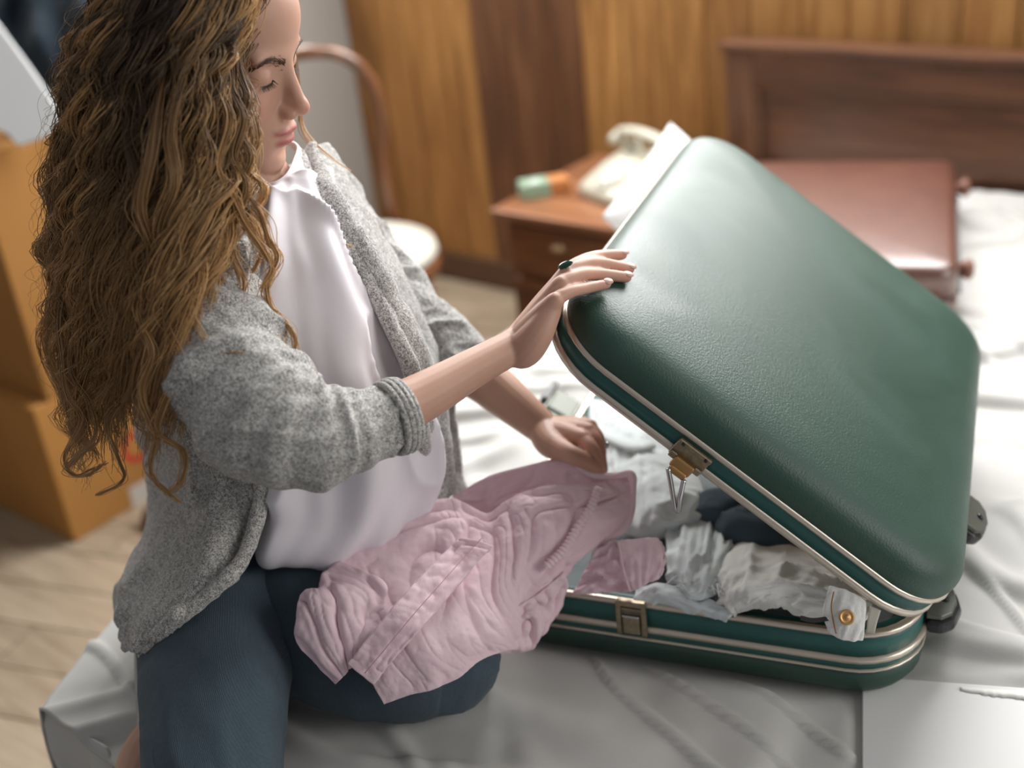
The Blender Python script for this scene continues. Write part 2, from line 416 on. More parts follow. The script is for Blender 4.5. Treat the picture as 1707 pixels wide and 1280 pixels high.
# ------------------------------------------------------------------ green suitcase
m_green = mat('green_leatherette', (.022, .085, .058), .36, spec=.6)
v = coords(m_green); g1 = noise(m_green, v, 420, 2, .6); g2 = noise(m_green, v, 5, 3, .6, 1.)
setc(m_green, mixc(m_green, g2, (.015, .052, .037), (.023, .070, .050)))
lk(m_green, ramp(m_green, g2, [(.3, (.40,)*3), (.7, (.52,)*3)]), bsdf(m_green).inputs['Roughness'])
bump(m_green, g1, .5, .0009)
m_teal = mat('teal_band', (.016, .105, .095), .42, spec=.5)
v = coords(m_teal); setc(m_teal, mixc(m_teal, noise(m_teal, v, 30, 3), (.010, .085, .078), (.022, .120, .108)))
m_trim = mat('champagne_metal_trim', (.62, .55, .47), .32, .75)
m_brass = mat('aged_brass', (.34, .25, .15), .38, .9); v = coords(m_brass); setc(m_brass, mixc(m_brass, noise(m_brass, v, 160, 4), (.16, .125, .085), (.52, .43, .31)))
m_steel = mat('polished_steel', (.55, .55, .56), .22, 1.)
m_rubber = mat('black_rubber', (.012, .013, .015), .35)
m_plate = mat('dull_foot_plate', (.13, .14, .12), .45, .5)
m_lining = fabric('beige_lining', (.42, .36, .27), (.36, .30, .22), 800)

SL, SH, SHB, SAL = .5011, .632, .0959, .6602
sO = A([SO[0], SO[1], BZ])
sU = A([-math.cos(SPSI), -math.sin(SPSI), 0]); sV = A([-math.sin(SPSI), math.cos(SPSI), 0]); sW = A([0, 0, 1.])
sH = sO+sW*SHB
lU = math.cos(SAL)*sU+math.sin(SAL)*sW; lN = math.cos(SAL)*sW-math.sin(SAL)*sU
lH = sH+lN*.004
case = thing('suitcase', sO+sU*SL/2+sV*SH/2, 'large open green hard suitcase with metal trim lying on the bed', 'suitcase')
RC = .075
def shell(o, eu, ev, ew, prof, L=SL, H=SH, r=RC, n=8, cap_a=False, cap_b=True, lift=None):
    """loft of a rounded rectangle through (inset, height) rings"""
    V = []; m_ = None
    for ins_, h in prof:
        pts = rrect(L-2*ins_, H-2*ins_, min(max(.012, r-ins_*.75), (min(L, H)-2*ins_)*.49), n); m_ = len(pts)
        V += [o+eu*(a+ins_)+ev*(b+ins_)+ew*h for a, b in pts]
    F = gridf(len(prof), m_, True).tolist()
    if cap_a: F.append(list(range(m_))[::-1])
    if cap_b: F.append([(len(prof)-1)*m_+j for j in range(m_)])
    return np.array(V), F
# base: local frame (sU, sV, sW) is left-handed/right-handed agnostic -> normals recalculated
fixn(obj('base_shell', shell(sO, sU, sV, sW, [(.085, .0), (.04, .001), (.020, .005), (.009, .012), (.003, .022), (.001, .034), (.001, .0455), (.03, .0455)], cap_a=True, cap_b=True), m_green, case))
fixn(obj('lower_band', shell(sO, sU, sV, sW, [(.02, .046), (.0018, .046), (.0018, .060), (.02, .060)], cap_b=False), m_teal, case))
fixn(obj('lower_trim', shell(sO, sU, sV, sW, [(.004, .0445), (.0, .045), (-.001, .0465), (.0, .048), (.004, .0485)], cap_b=False), m_trim, case))
fixn(obj('middle_trim', shell(sO, sU, sV, sW, [(.004, .0565), (-.0008, .057), (-.0018, .0605), (-.0008, .064), (.004, .0645)], cap_b=False), m_trim, case))
fixn(obj('upper_band', shell(sO, sU, sV, sW, [(.02, .0635), (.0025, .0635), (.0025, .0915), (.02, .0915)], cap_b=False), m_teal, case))
fixn(obj('rim_trim', shell(sO, sU, sV, sW, [(.004, .090), (.0008, .0905), (.0002, .0935), (.0015, .0959), (.008, .0962), (.0095, .094), (.0095, .088)], cap_b=False), m_trim, case))
fixn(obj('base_lining', shell(sO, sU, sV, sW, [(.0095, .089), (.011, .06), (.013, .02), (.02, .012)], cap_b=True), m_lining, case))
# lid
lid = fixn(obj('lid_shell', shell(lH, lU, sV, lN, [(.02, .032)]+[tuple(q) for q in catmull([(.0, .032), (-.001, .046), (.0005, .062), (.0045, .075), (.0115, .086), (.022, .0945), (.038, .1005), (.065, .105), (.105, .1085), (.15, .1105), (.19, .1112)], 44)*A([1, .60])+A([0, .0128])], n=18), m_green, case))
fixn(obj('rim_trim', shell(lH, lU, sV, lN, [(.0095, .008), (.0095, .001), (.008, -.001), (.0015, -.0008), (-.0012, .001), (-.0016, .0055), (-.0004, .0085), (.006, .009)], cap_b=False), m_trim, lid))
fixn(obj('band', shell(lH, lU, sV, lN, [(.02, .008), (.0012, .008), (.0012, .027), (.02, .027)], cap_b=False), m_teal, lid))
fixn(obj('upper_trim', shell(lH, lU, sV, lN, [(.004, .0255), (-.0012, .026), (-.003, .0292), (-.0012, .0325), (.004, .033)], cap_b=False), m_trim, lid))
fixn(obj('lid_lining', shell(lH, lU, sV, lN, [(.0095, .006), (.012, .04), (.020, .062), (.05, .070)], cap_b=True), m_lining, lid))
# locks on the near side: base clasp, lid latch with wire link
def lock_base(o, eu, ev, ew, par):
    """brass clasp: o on the band surface centre-bottom, eu along, ev outward, ew up"""
    ax = [eu, ev, ew]
    L_ = obj('lock', join(box(o+ew*.021+ev*.0015, (.034, .003, .043), ax)), m_brass, par, False); bevel(L_, .001, 2)
    bevel(obj('lock_frame', join(box(o+eu*.0145+ew*.021+ev*.004, (.006, .006, .045), ax), box(o-eu*.0145+ew*.021+ev*.004, (.006, .006, .045), ax), box(o+ew*.041+ev*.004, (.034, .007, .007), ax), box(o+ew*.032+ev*.003, (.024, .004, .004), ax)), m_brass, L_, False), .0012, 2)
    bevel(obj('lock_lever', join(box(o+ew*.012+ev*.0045, (.020, .007, .024), ax)), m_brass, L_, False), .002, 2)
    bevel(obj('lever_rim', box(o+ew*.0255+ev*.006, (.020, .007, .0025), ax), m_steel, L_, False), .0006, 1)
uL = .3067
lock_base(sO+sU*uL-sV*.0+sW*.0575, sU, -sV, sW, case)
# lid latch
ax = [lU, -sV, lN]; o_ = lH+lU*uL
L_ = bevel(obj('latch', box(o_-sV*.0025+lN*.012, (.040, .003, .024), ax), m_brass, case, False), .001, 1)
bevel(obj('latch_frame', join(box(o_-sV*.005+lN*.0215, (.040, .005, .006), ax), box(o_-sV*.005+lN*.003+lU*.015, (.008, .005, .008), ax), box(o_-sV*.005+lN*.003-lU*.015, (.008, .005, .008), ax)), m_brass, L_, False), .001, 1)
bevel(obj('latch_hook', join(box(o_-sV*.0065-lN*.001, (.024, .008, .014), ax), box(o_-sV*.009-lN*.009, (.020, .007, .008), ax)), mat('orange_brass', (.50, .30, .13), .35, .85), L_, False), .002, 2)
for s_ in (-1, 1): obj('rivet', lathe([(.0001, .001), (.0018, .0008), (.0022, 0)], o_-sV*.0078+lN*.0215+lU*s_*.014, 10, -sV), m_rubber, L_)
lk0 = o_-sV*.012-lN*.010; tip = lk0-sW*.040-sV*.003
obj('wire_link', join(tube(catmull([lk0+lU*.010, lk0*.5+tip*.5+lU*.006, tip+lU*.0025, tip+A([0, 0, -.002]), tip-lU*.0025, lk0*.5+tip*.5-lU*.006-sV*.002, lk0-lU*.010], 40), .0026, 8)), m_steel, L_)
# clasp on the opening (left) side, swung outwards
cl = sH+sU*SL+sV*.40; cax = [sV, unit(sU*.8+sW*.45), unit(np.cross(sV, unit(sU*.8+sW*.45)))]
c_ = bevel(obj('clasp_plate', box(cl+cax[1]*.020+sW*.002, (.050, .040, .008), cax), m_plate, case, False), .002, 2)
bevel(obj('clasp_edge', box(cl+cax[1]*.042+sW*.011, (.052, .010, .014), cax), m_rubber, c_, False), .002, 2)
# corner feet on the hinge side of base and lid
def foot(c, out, along, n_, par):
    pts = [(0, -.030), (.016, -.030), (.026, -.020), (.030, 0), (.026, .020), (.016, .030), (0, .030)]
    f1 = fixn(obj('corner_foot', extr(pts, c, out, along, n_, -.003, .003), m_plate, par, False)); bevel(f1, .001, 1)
    rim = [(0, -.034), (.018, -.034), (.030, -.023), (.035, 0), (.030, .023), (.018, .034), (0, .034)]
    bevel(fixn(obj('rubber_bumper', extr(rim, c, out, along, n_, -.020, -.003), m_rubber, f1, False)), .005, 2)
    obj('screw', lathe([(.0042, 0), (.0042, .0012), (.003, .0024), (.0005, .0026)], c+out*.018+n_*.003, 10, n_), m_rubber, f1)
foot(sO+sV*.105+sW*.074, -sU, sV, sW, case)
foot(lH+sV*.20+lN*.046, -lU, sV, lN, case)
for k_ in (.16, .49):
    bevel(obj('hinge', box(sH-sU*.003+sV*k_*1.0+sW*.001, (.004, .05, .03), [sU, sV, sW]), m_brass, case, False), .001, 1)
# ------------------------------------------------------------------ nightstand and what stands on it
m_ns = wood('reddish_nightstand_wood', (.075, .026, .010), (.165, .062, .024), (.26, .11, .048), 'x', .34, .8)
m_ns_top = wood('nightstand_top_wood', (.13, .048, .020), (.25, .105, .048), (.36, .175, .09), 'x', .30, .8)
NZ = .50; nl = atz(815, 349, NZ); nr_x = -1.345; NY0 = nl[1]; NX0 = nl[0]; NY1 = 2.53
ns = thing('nightstand', ((NX0+nr_x)/2, (NY0+NY1)/2, 0), 'reddish brown wooden nightstand with drawer beside the bed', 'nightstand')
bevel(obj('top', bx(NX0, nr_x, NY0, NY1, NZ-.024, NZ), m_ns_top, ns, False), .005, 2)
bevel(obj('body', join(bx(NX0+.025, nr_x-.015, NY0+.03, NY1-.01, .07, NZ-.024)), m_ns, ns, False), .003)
dr = bevel(obj('drawer', bx(NX0+.045, nr_x-.035, NY0+.014, NY0+.032, .345, NZ-.036), m_ns, ns, False), .003)
hp = aty(931, 414, NY0+.008)
bevel(obj('handle', join(box(hp+A([0, .002, 0]), (.034, .006, .012)), box(hp+A([0, -.006, 0]), (.026, .010, .007))), mat('pale_brass', (.75, .62, .42), .25, .8), dr, False), .0025, 2)
bevel(obj('door', bx(NX0+.045, nr_x-.035, NY0+.016, NY0+.032, .09, .330), m_ns, ns, False), .003)
for lx in (NX0+.045, nr_x-.035):
    for ly in (NY0+.05, NY1-.04): bevel(obj('leg', bx(lx-.018, lx+.018, ly-.018, ly+.018, 0, .07), m_ns, ns, False), .003)
bevel(obj('back_ledge', bx(NX0+.10, NX0+.22, NY1-.03, NY1-.012, NZ, NZ+.028), m_ns, ns, False), .004)

# small two-tone carton
a = atz(873, 336, NZ); b = atz(953, 322, NZ); e1 = unit(b-a); e2 = unit(np.cross([0, 0, 1.], e1)); wd_ = np.linalg.norm(b-a)
cc = (a+b)/2+e2*.028
ct = thing('carton', cc, 'small green and orange carton lying on the nightstand', 'carton')
ax = [e1, e2, A([0, 0, 1.])]
bevel(obj('green_sleeve', box(a+e1*wd_*.29+e2*.028+A([0, 0, .019]), (wd_*.58, .056, .036), ax), fabric('pale_green_card', (.30, .42, .30), (.22, .34, .24), 300, .4), ct, False), .003, 2)
bevel(obj('orange_sleeve', box(a+e1*wd_*.79+e2*.028+A([0, 0, .0185]), (wd_*.42, .055, .035), ax), fabric('orange_card', (.55, .22, .06), (.40, .15, .05), 60, .5), ct, False), .003, 2)
obj('round_sticker', lathe([(.011, 0), (.011, .0008), (.0005, .001)], a+e1*wd_*.30+e2*.020+A([0, 0, .0372]), 20), mat('white_sticker', (.85, .85, .85), .3), ct)

# cream rotary telephone
m_tel = mat('cream_bakelite', (.56, .54, .44), .28, coat=.3)
tb = atz(993, 345, NZ); f_ = unit(A([-.35, -.94, 0])); r_ = A([-f_[1], f_[0], 0]); 
tc = atz(1052, 322, NZ)
ph = thing('telephone', tc, 'cream rotary dial telephone on the nightstand beside the pillow', 'telephone')
# wedge body: side profile swept across the width
prof = [(-.095, 0), (-.095, .022), (-.085, .034), (-.02, .066), (.035, .085), (.075, .082), (.085, .06), (.09, 0)]
V = []
for s_, k_ in ((-.082, .90), (-.070, 1.), (.070, 1.), (.082, .90)):
    V += [tc+f_*(-p*(.97 if k_ < 1 else 1))+r_*s_+A([0, 0, h*k_]) for p, h in prof]
npf = len(prof); F = gridf(4, npf, True).tolist()+[list(range(npf))[::-1], list(range(3*npf, 4*npf))]
bd_ = bevel(fixn(obj('body', (np.array(V), F), m_tel, ph)), .006, 3)
dn = unit(f_*.45+A([0, 0, .9])); dc = tc+f_*.045+A([0, 0, .054])+dn*.004
dial = obj('dial', lathe([(.045, -.004), (.045, .004), (.041, .007), (.030, .006), (.018, .006), (.016, .009), (.0005, .0095)], dc, 32, dn), mat('ivory_dial', (.66, .65, .56), .25), ph)
d1 = unit(np.cross(dn, r_)); d2 = np.cross(dn, d1)
for k_ in range(10):
    t_ = math.radians(30*k_+20); obj('finger_hole', lathe([(.0055, 0), (.0055, .0006), (.0005, .0007)], dc+dn*.0066+(d1*math.cos(t_)+d2*math.sin(t_))*.033, 10, dn), mat('hole_shadow', (.35, .34, .28), .5), dial)
hs0 = tc-f_*.045+A([0, 0, .088])
for s_ in (-1, 1): bevel(obj('cradle', join(box(hs0+r_*s_*.045+A([0, 0, .004]), (.012, .05, .022), [r_, f_, A([0, 0, 1])])), m_tel, ph, False), .004, 2)
hs = obj('handset', tube(catmull([hs0+r_*-.105+A([0, 0, .012]), hs0+r_*-.085+A([0, 0, .030]), hs0+r_*-.03+A([0, 0, .040]), hs0+r_*.03+A([0, 0, .040]), hs0+r_*.085+A([0, 0, .030]), hs0+r_*.105+A([0, 0, .012])], 24), .0145, 14), m_tel, ph)
for s_ in (-1, 1): obj('earpiece', lathe([(.020, -.018), (.026, -.012), (.026, .0), (.018, .012), (.0005, .014)], hs0+r_*s_*.098+A([0, 0, .018]), 20, unit(A([0, 0, 1.])+r_*s_*.3)), m_tel, hs)

# pillow propped between nightstand and lid
def pillow(name, c00, c01, c11, c10, puff, matl, label, n=40):
    u, v = np.meshgrid(np.linspace(0, 1, n), np.linspace(0, 1, n), indexing='ij')
    c00, c01, c11, c10 = map(np.asarray, (c00, c01, c11, c10))
    # edges bow inwards a little
    uu = u+.05*np.sin(np.pi*v)*(.5-u)*2*.5; vv = v+.05*np.sin(np.pi*u)*(.5-v)*2*.5
    P = (c00*((1-uu)*(1-vv))[..., None]+c01*((1-uu)*vv)[..., None]+c11*(uu*vv)[..., None]+c10*(uu*(1-vv))[..., None])
    nn = unit(np.cross(c10-c00, c01-c00))
    h = puff*(np.sin(np.pi*u)*np.sin(np.pi*v))**.45
    h = h*(1+.06*fbm(np.stack([u.ravel()*6, v.ravel()*6, u.ravel()*0], 1), 3).reshape(u.shape))
    a_ = (P+nn*h[..., None]*.5).reshape(-1, 3); b_ = (P-nn*h[..., None]*.5).reshape(-1, 3)
    f1 = gridf(n, n); f2 = gridf(n, n)[:, ::-1]+n*n
    o = obj(name, (np.vstack([a_, b_]), np.vstack([f1, f2])), matl)
    bm = bmesh.new(); bm.from_mesh(o.data); bmesh.ops.remove_doubles(bm, verts=bm.verts, dist=1e-5); bmesh.ops.recalc_face_normals(bm, faces=bm.faces); bm.to_mesh(o.data); bm.free()
    return tag(o, label, 'pillow')
pillow('pillow', atd(1118, 205, 2.36), atd(1003, 372, 2.17)+A([0, 0, .01]), atz(1130, 470, BZ+.02), atd(1250, 330, 2.33), .085, fabric('white_pillowcase', (.82, .82, .83), (.76, .76, .77), 1100, .85, .15), 'white pillow standing up on the bed beside the telephone')

# ------------------------------------------------------------------ bentwood chair
m_bent = wood('bentwood_brown', (.06, .022, .010), (.17, .065, .025), (.27, .12, .05), 'z', .26, 1.2, coat=.4)
G = unit(A([.83, -.55, 0])); Hh = A([.55, .83, 0]); rp = atz(657, 352, .47)
def onplane(px, py, p, n_):
    r = ray(px, py); return CP+r*(np.dot(p-CP, n_)/np.dot(r, n_))
hoop = [onplane(px, py, rp, G) for px, py in ((660, 372), (648, 330), (639, 270), (637, 205), (625, 150), (600, 112), (565, 91), (525, 87))]
mid = np.mean([hoop[-1]], 0); cx_ = np.dot(mid-rp, Hh)-.03
mir = [rp+Hh*(2*cx_-np.dot(q-rp, Hh))+A([0, 0, q[2]-rp[2]]) for q in hoop[::-1]]
sc_ = rp+Hh*cx_+G*.205; sc_[2] = 0
ch = thing('bentwood_chair', sc_, 'brown bentwood chair with a cream padded seat by the panelled wall', 'chair')
obj('back_hoop', tube(catmull(hoop+mir, 70), .0155, 14), m_bent, ch)
hw = abs(cx_)
inner = [rp+Hh*(cx_+hw*.55*s_)+A([0, 0, hh]) for s_, hh in ((1, 0.0), (1., .10), (.8, .2), (0, .27), (-.8, .2), (-1., .10), (-1, 0))]
obj('seat', lathe([(.185, .40), (.2, .408), (.205, .425), (.2, .44), (.195, .442)], sc_, 40), m_bent, ch)
obj('seat_pad', lathe([(.190, .440), (.198, .452), (.192, .468), (.16, .478), (.10, .482), (.0005, .483)], sc_, 40), mat('cream_vinyl', (.58, .565, .49), .4), ch)
for s_, g_ in ((1, 1), (-1, 1), (1, -1), (-1, -1)):
    t_ = sc_+Hh*s_*.13+G*g_*.13; bt = sc_+Hh*s_*.17+G*g_*.18
    obj('leg', tube(catmull([t_+A([0, 0, .41]), (t_+bt)/2+A([0, 0, .2]), bt], 12), np.linspace(.017, .012, 12), 12), m_bent, ch)
obj('stretcher_ring', tube([sc_+(Hh*math.cos(q)+G*math.sin(q))*.165+A([0, 0, .22]) for q in np.linspace(0, 2*np.pi, 40)], .008, 8), m_bent, ch)

# ------------------------------------------------------------------ cardboard boxes
def card(name, c1, c2):
    M = mat(name, c1, .8, spec=.25); v = coords(M); setc(M, mixc(M, noise(M, v, 6, 4), c1, c2)); bump(M, noise(M, coords(M, (1, 1, 220)), 1.5, 1), .12, .001); return M
m_card = card('ochre_cardboard', (.48, .235, .066), (.41, .195, .054))
m_card2 = card('ochre_cardboard_upper', (.40, .195, .055), (.34, .16, .044))
cx0, cy0 = atz(125, 905, 0)[:2]; bt_ = .335
def carton_box(x0, x1, y0, y1, z0, z1, mm, label):
    t = thing('cardboard_box', ((x0+x1)/2, (y0+y1)/2, z0), label, 'box', 'stacked cardboard boxes by the left wall')
    bevel(obj('body', bx(x0, x1, y0, y1, z0, z1-.003), mm, t, False), .004, 2)
    ym = (y0+y1)/2
    bevel(obj('flap', bx(x0, x1, y0, ym-.0015, z1-.004, z1), mm, t, False), .0015, 1)
    bevel(obj('flap', bx(x0, x1, ym+.0015, y1, z1-.004, z1), mm, t, False), .0015, 1)
    obj('tape', bx(x0-.0005, x1+.0008, ym-.024, ym+.024, z1, z1+.0006), mat('packing_tape', (.42, .25, .10), .25), t, False)
    return t
lowb = carton_box(-2.70, cx0, cy0, cy0+.50, 0, bt_, m_card, 'lower cardboard box on the floor with a red ring mark and white label')
ub = atz(79, 668, bt_+.003)
def atx(px, py, x):
    r = ray(px, py); return CP+r*(x/r[0])
ut = atx(60, 232, ub[0])[2]
carton_box(-2.70, ub[0], ub[1], ub[1]+.46, bt_+.001, ut, m_card2, 'upper ochre cardboard box stacked on another, left of the woman')
# red ring print and white label on the right face of the lower box
def onface(px, py): return atx(px, py, cx0+.0012)
m_red = mat('red_print', (.55, .025, .02), .7); v = coords(m_red); 
rc = onface(228, 742); 
ring = []; 
th = np.linspace(math.radians(50), math.radians(335), 40)
jit = .004*vnoise(np.stack([th*3, th*0, th*0], 1), 2)
Vr = np.array([[cx0+.0008, rc[1]+math.cos(t_)*(rr+j_), rc[2]+math.sin(t_)*(rr+j_)*1.05] for t_, j_ in zip(th, jit) for rr in (.025, .038)])
obj('red_ring_print', (Vr, gridf(40, 2)), m_red, lowb, False)
lb = onface(228, 826)
obj('white_label', box((cx0+.0008, lb[1]+.06, lb[2]-.005), (.0008, .15, .062)), mat('paper_label', (.62, .58, .53), .8), lowb, False)
# front face scrap label on the left
# reddish brown shoe on the floor
sh = atz(240, 884, 0)+A([.01, .03, 0]); fd = unit(A([-.55, -.85, 0])); sd = A([-fd[1], fd[0], 0])
shoe = thing('shoe', sh, 'reddish brown leather shoe on the floor beside the lower cardboard box', 'shoe')
m_shoe = mat('reddish_brown_leather', (.10, .022, .018), .4)
prof = [(.00, .010, .016), (.012, .030, .030), (.05, .040, .040), (.10, .036, .050), (.16, .030, .070), (.22, .033, .078), (.25, .022, .070), (.256, .005, .045)]
V = []
for s_, w_, h_ in prof:
    for t_ in np.linspace(0, 2*np.pi, 16, endpoint=False):
        V.append(sh+fd*(.0-s_+.03)+sd*w_*math.cos(t_)+A([0, 0, .012+h_*.5+h_*.5*math.sin(t_)]))
fixn(obj('upper', (np.array(V), gridf(len(prof), 16, True).tolist()+[list(range(16)), list(range(16*7, 16*8))]), m_shoe, shoe))
V = [sh+fd*(.03-s_)+sd*(w_+.004)*k_+A([0, 0, z_]) for z_ in (0, .013) for s_, w_, k_ in [(p[0], p[1], 1) for p in prof]+[(p[0], p[1], -1) for p in prof[::-1]]]
n_ = len(prof)*2; fixn(obj('sole', (np.array(V), [list(range(n_)), list(range(n_, 2*n_))]+[(i, (i+1) % n_, n_+(i+1) % n_, n_+i) for i in range(n_)]), mat('shoe_sole', (.03, .015, .012), .7), shoe, False))

# white rounded board standing on the upper box, navy cloth hung behind it
pts = [(-70, -50), (0, 44), (50, 112), (88, 168), (102, 192), (104, 206), (97, 219), (62, 232), (30, 243), (22, 236), (14, 226), (0, 217), (-70, 190)]
dpt = 2.36
Pf = [atd(x_, y_, dpt) for x_, y_ in pts]; Pb = [q+CF*.014 for q in Pf]; n_ = len(pts)
wp = fixn(obj('white_panel', (np.array(Pf+Pb), [list(range(n_)), list(range(n_, 2*n_))[::-1]]+[(i, (i+1) % n_, n_+(i+1) % n_, n_+i) for i in range(n_)]), mat('white_plastic', (.80, .81, .81), .45), smooth=False))
bevel(wp, .003, 2); tag(wp, 'smooth white panel with a rounded corner standing above the cardboard boxes', 'panel')
cg = [[atd(x_, y_, 2.47+.03*math.sin(i*1.7+j)) for j, x_ in enumerate(np.linspace(-90, 200, 8))] for i, y_ in enumerate(np.linspace(-120, 206, 8))]
def dz(u, v, b): return .012*np.sin(v*22+3*u+2*np.sin(u*5))+.006*fbm(np.stack([u.ravel()*5, v.ravel()*8, u.ravel()*0], 1), 4).reshape(u.shape)
nc_ = obj('navy_cloth', patch(cg, 60, 60, dz), fabric('navy_cloth', (.012, .022, .034), (.020, .034, .050), 700)); solid(nc_, .006)
tag(nc_, 'dark navy cloth hanging behind the white panel', 'cloth')

# ------------------------------------------------------------------ brown leather suitcase
m_lea = mat('brown_leather', (.115, .032, .016), .42, spec=1., coat=1.); bsdf(m_lea).inputs['Coat Roughness'].default_value = .38; v = coords(m_lea)
setc(m_lea, mixc(m_lea, noise(m_lea, v, 14, 4, .6, .5), (.075, .020, .011), (.155, .048, .024))); bump(m_lea, noise(m_lea, v, 260, 3), .3, .0007)
BT = .615
R1 = atz(1594, 262, BT); R2 = atz(1600, 447, BT); L1 = atz(1215, 262, BT)
by = unit((R1-R2)*A([1, 1, 0])); bxv = A([by[1], -by[0], 0])*-1
bl = np.linalg.norm((R1-R2)[:2]); bw = .42
bo = R2*A([1, 1, 0])+A([0, 0, BZ+.004]); hB = BT-BZ-.004
bs = thing('suitcase', bo+bxv*bw/2+by*bl/2, 'closed brown leather suitcase lying on the bed near the headboard', 'suitcase')
def sh2(prof, **k): return shell(bo, bxv, by, sW, prof, L=bw, H=bl, r=.035, n=6, **k)
fixn(obj('base', sh2([(.02, 0), (.006, .003), (.001, .012), (.0, .03), (0, .048), (.02, .048)], cap_a=True), m_lea, bs))
fixn(obj('seam', sh2([(.01, .047), (.003, .047), (.003, .054), (.01, .054)], cap_b=False), mat('dark_seam', (.03, .012, .008), .5), bs))
fixn(obj('lid', sh2([(.02, .0535), (0, .0535), (0, hB-.022), (.003, hB-.010), (.010, hB-.003), (.020, hB), (.06, hB+.003), (.14, hB+.005), (.2, hB+.005)], cap_b=True), m_lea, bs))
for k_, zz in ((.10, .075), (bl-.10, .09)):
    obj('foot_knob', lathe([(.010, -.002), (.012, .006), (.017, .012), (.019, .019), (.013, .026), (.0005, .028)], bo+by*k_+sW*zz*.9, 16, -bxv), mat('brown_rubber', (.20, .085, .055), .45), bs)
obj('piping', tube(catmull([bo-bxv*.004+by*(.04+.02*i)+sW*(.05+.006*math.sin(i*.35)) for i in range(int((bl-.08)/.02))], 40), .003, 8), mat('grey_cord', (.20, .21, .22), .4), bs)
# ------------------------------------------------------------------ the woman
def A3(l): return np.array([atd(*q) for q in l])
root = thing('person', atz(380, 1010, BZ), 'young woman with long curly hair in a grey cardigan kneeling on the bed packing', 'person')

# ---- head: signed distance field of blended ellipsoids, traced outwards from a star centre
fh = A([.936, .387, 0]); fh = fh/np.linalg.norm(fh); pit = math.radians(15)
hF = math.cos(pit)*fh-math.sin(pit)*A([0, 0, 1.]); hU = math.sin(pit)*fh+math.cos(pit)*A([0, 0, 1.]); hL = np.cross(hU, hF)
HS = 1.0
# eye-level origin: put the near outer eye corner where the photograph has it
def hw(p):   # head local -> world
    p = np.atleast_2d(np.asarray(p, float)); return hO+(p[:, :1]*hF+p[:, 1:2]*hL+p[:, 2:3]*hU)*HS
hO = np.zeros(3)
hO = atd(516, 184, 1.225)-(A([.1142, 0, -.037])@np.stack([hF, hL, hU]))*HS     # nose tip on its pixel

def ell(p, c, r):
    r = np.asarray(r); q = (p-np.asarray(c)); k0 = np.linalg.norm(q/r, axis=1); k1 = np.linalg.norm(q/(r*r), axis=1)
    return k0*(k0-1)/(k1+1e-9)
def cap(p, a, b, ra, rb):
    a = np.asarray(a); b = np.asarray(b); ba = b-a; h = np.clip((p-a)@ba/(ba@ba), 0, 1)
    return np.linalg.norm(p-a-h[:, None]*ba, axis=1)-(ra+(rb-ra)*h)
def smin(a, b, k):
    h = np.clip(.5+.5*(b-a)/k, 0, 1); return b+(a-b)*h-k*h*(1-h)
def smax(a, b, k): return -smin(-a, -b, k)
def head_sdf(p):
    s = np.abs(p[:, 1]); q = np.stack([p[:, 0], s, p[:, 2]], 1)
    d = ell(q, (-.006, 0, .036), (.094, .071, .072))
    d = smin(d, ell(q, (.040, 0, .045), (.050, .056, .050)), .02)
    d = smin(d, ell(q, (.030, 0, -.040), (.058, .055, .074)), .03)
    d = smin(d, ell(q, (.048, .036, -.032), (.030, .021, .026)), .018)
    d = smin(d, ell(q, (.024, .041, -.072), (.042, .015, .026)), .025)          # jaw
    d = smin(d, ell(q, (.068, 0, -.099), (.022, .022, .017)), .022)             # chin
    d = smin(d, ell(q, (.070, 0, -.066), (.024, .028, .024)), .016)             # muzzle
    d = smin(d, ell(q, (.076, .020, .0155), (.010, .030, .0085)), .012)          # brow
    d = smax(d, -ell(q, (.101, .031, .002), (.018, .0155, .0105)), .012)        # eye socket
    d = smin(d, ell(q, (.0685, .0315, -.0015), (.0145, .0150, .0125)), .004)    # lidded eyeball
    d = smax(d, -ell(q, (.0845, .0315, .0075), (.006, .015, .0014)), .003)      # lid crease
    d = smin(d, cap(q, (.082, 0, .010), (.1020, 0, -.031), .0060, .0076), .010) # nose bridge
    d = smin(d, ell(q, (.1045, 0, -.0360), (.0095, .0090, .0082)), .006)        # tip
    d = smin(d, ell(q, (.0955, .0105, -.0420), (.0095, .0062, .0062)), .005)    # wing
    d = smax(d, -ell(q, (.0985, .0062, -.0490), (.0055, .0030, .0035)), .003)   # nostril
    d = smin(d, ell(q, (.0895, .006, -.0618), (.0085, .0150, .0038)), .005)     # upper lip
    d = smin(d, ell(q, (.0885, 0, -.0728), (.0090, .0165, .0052)), .005)        # lower lip
    d = smax(d, -ell(q, (.1000, 0, -.0670), (.012, .0225, .0008)), .0025)       # mouth line
    d = smax(d, -ell(q, (.0960, 0, -.0860), (.010, .020, .0045)), .008)         # under the lip
    return d
nt, npz = 420, 260
tt = np.linspace(-1, 1, nt, endpoint=False); lon = np.pi*(.55*tt+.45*tt**3); lat = np.linspace(-.5*np.pi+.02, .5*np.pi-.02, npz)
LO, LA = np.meshgrid(lon, lat, indexing='xy'); D = np.stack([np.cos(LA)*np.cos(LO), np.cos(LA)*np.sin(LO), np.sin(LA)], -1).reshape(-1, 3)
hc = A([.020, 0, -.020]); rr = np.full(len(D), .16)
for _ in range(70): rr -= .7*head_sdf(hc+D*rr[:, None])
HV = hc+D*rr[:, None]
headF = gridf(npz, nt, True).tolist()+[list(range(nt))[::-1], [(npz-1)*nt+j for j in range(nt)]]
head_vf = (hw(HV), headF)
ears = [ellipsoid(hw([-.012, s_*.072, -.022])[0], (.016, .006, .030), [hF, hL, hU]) for s_ in (1, -1)]

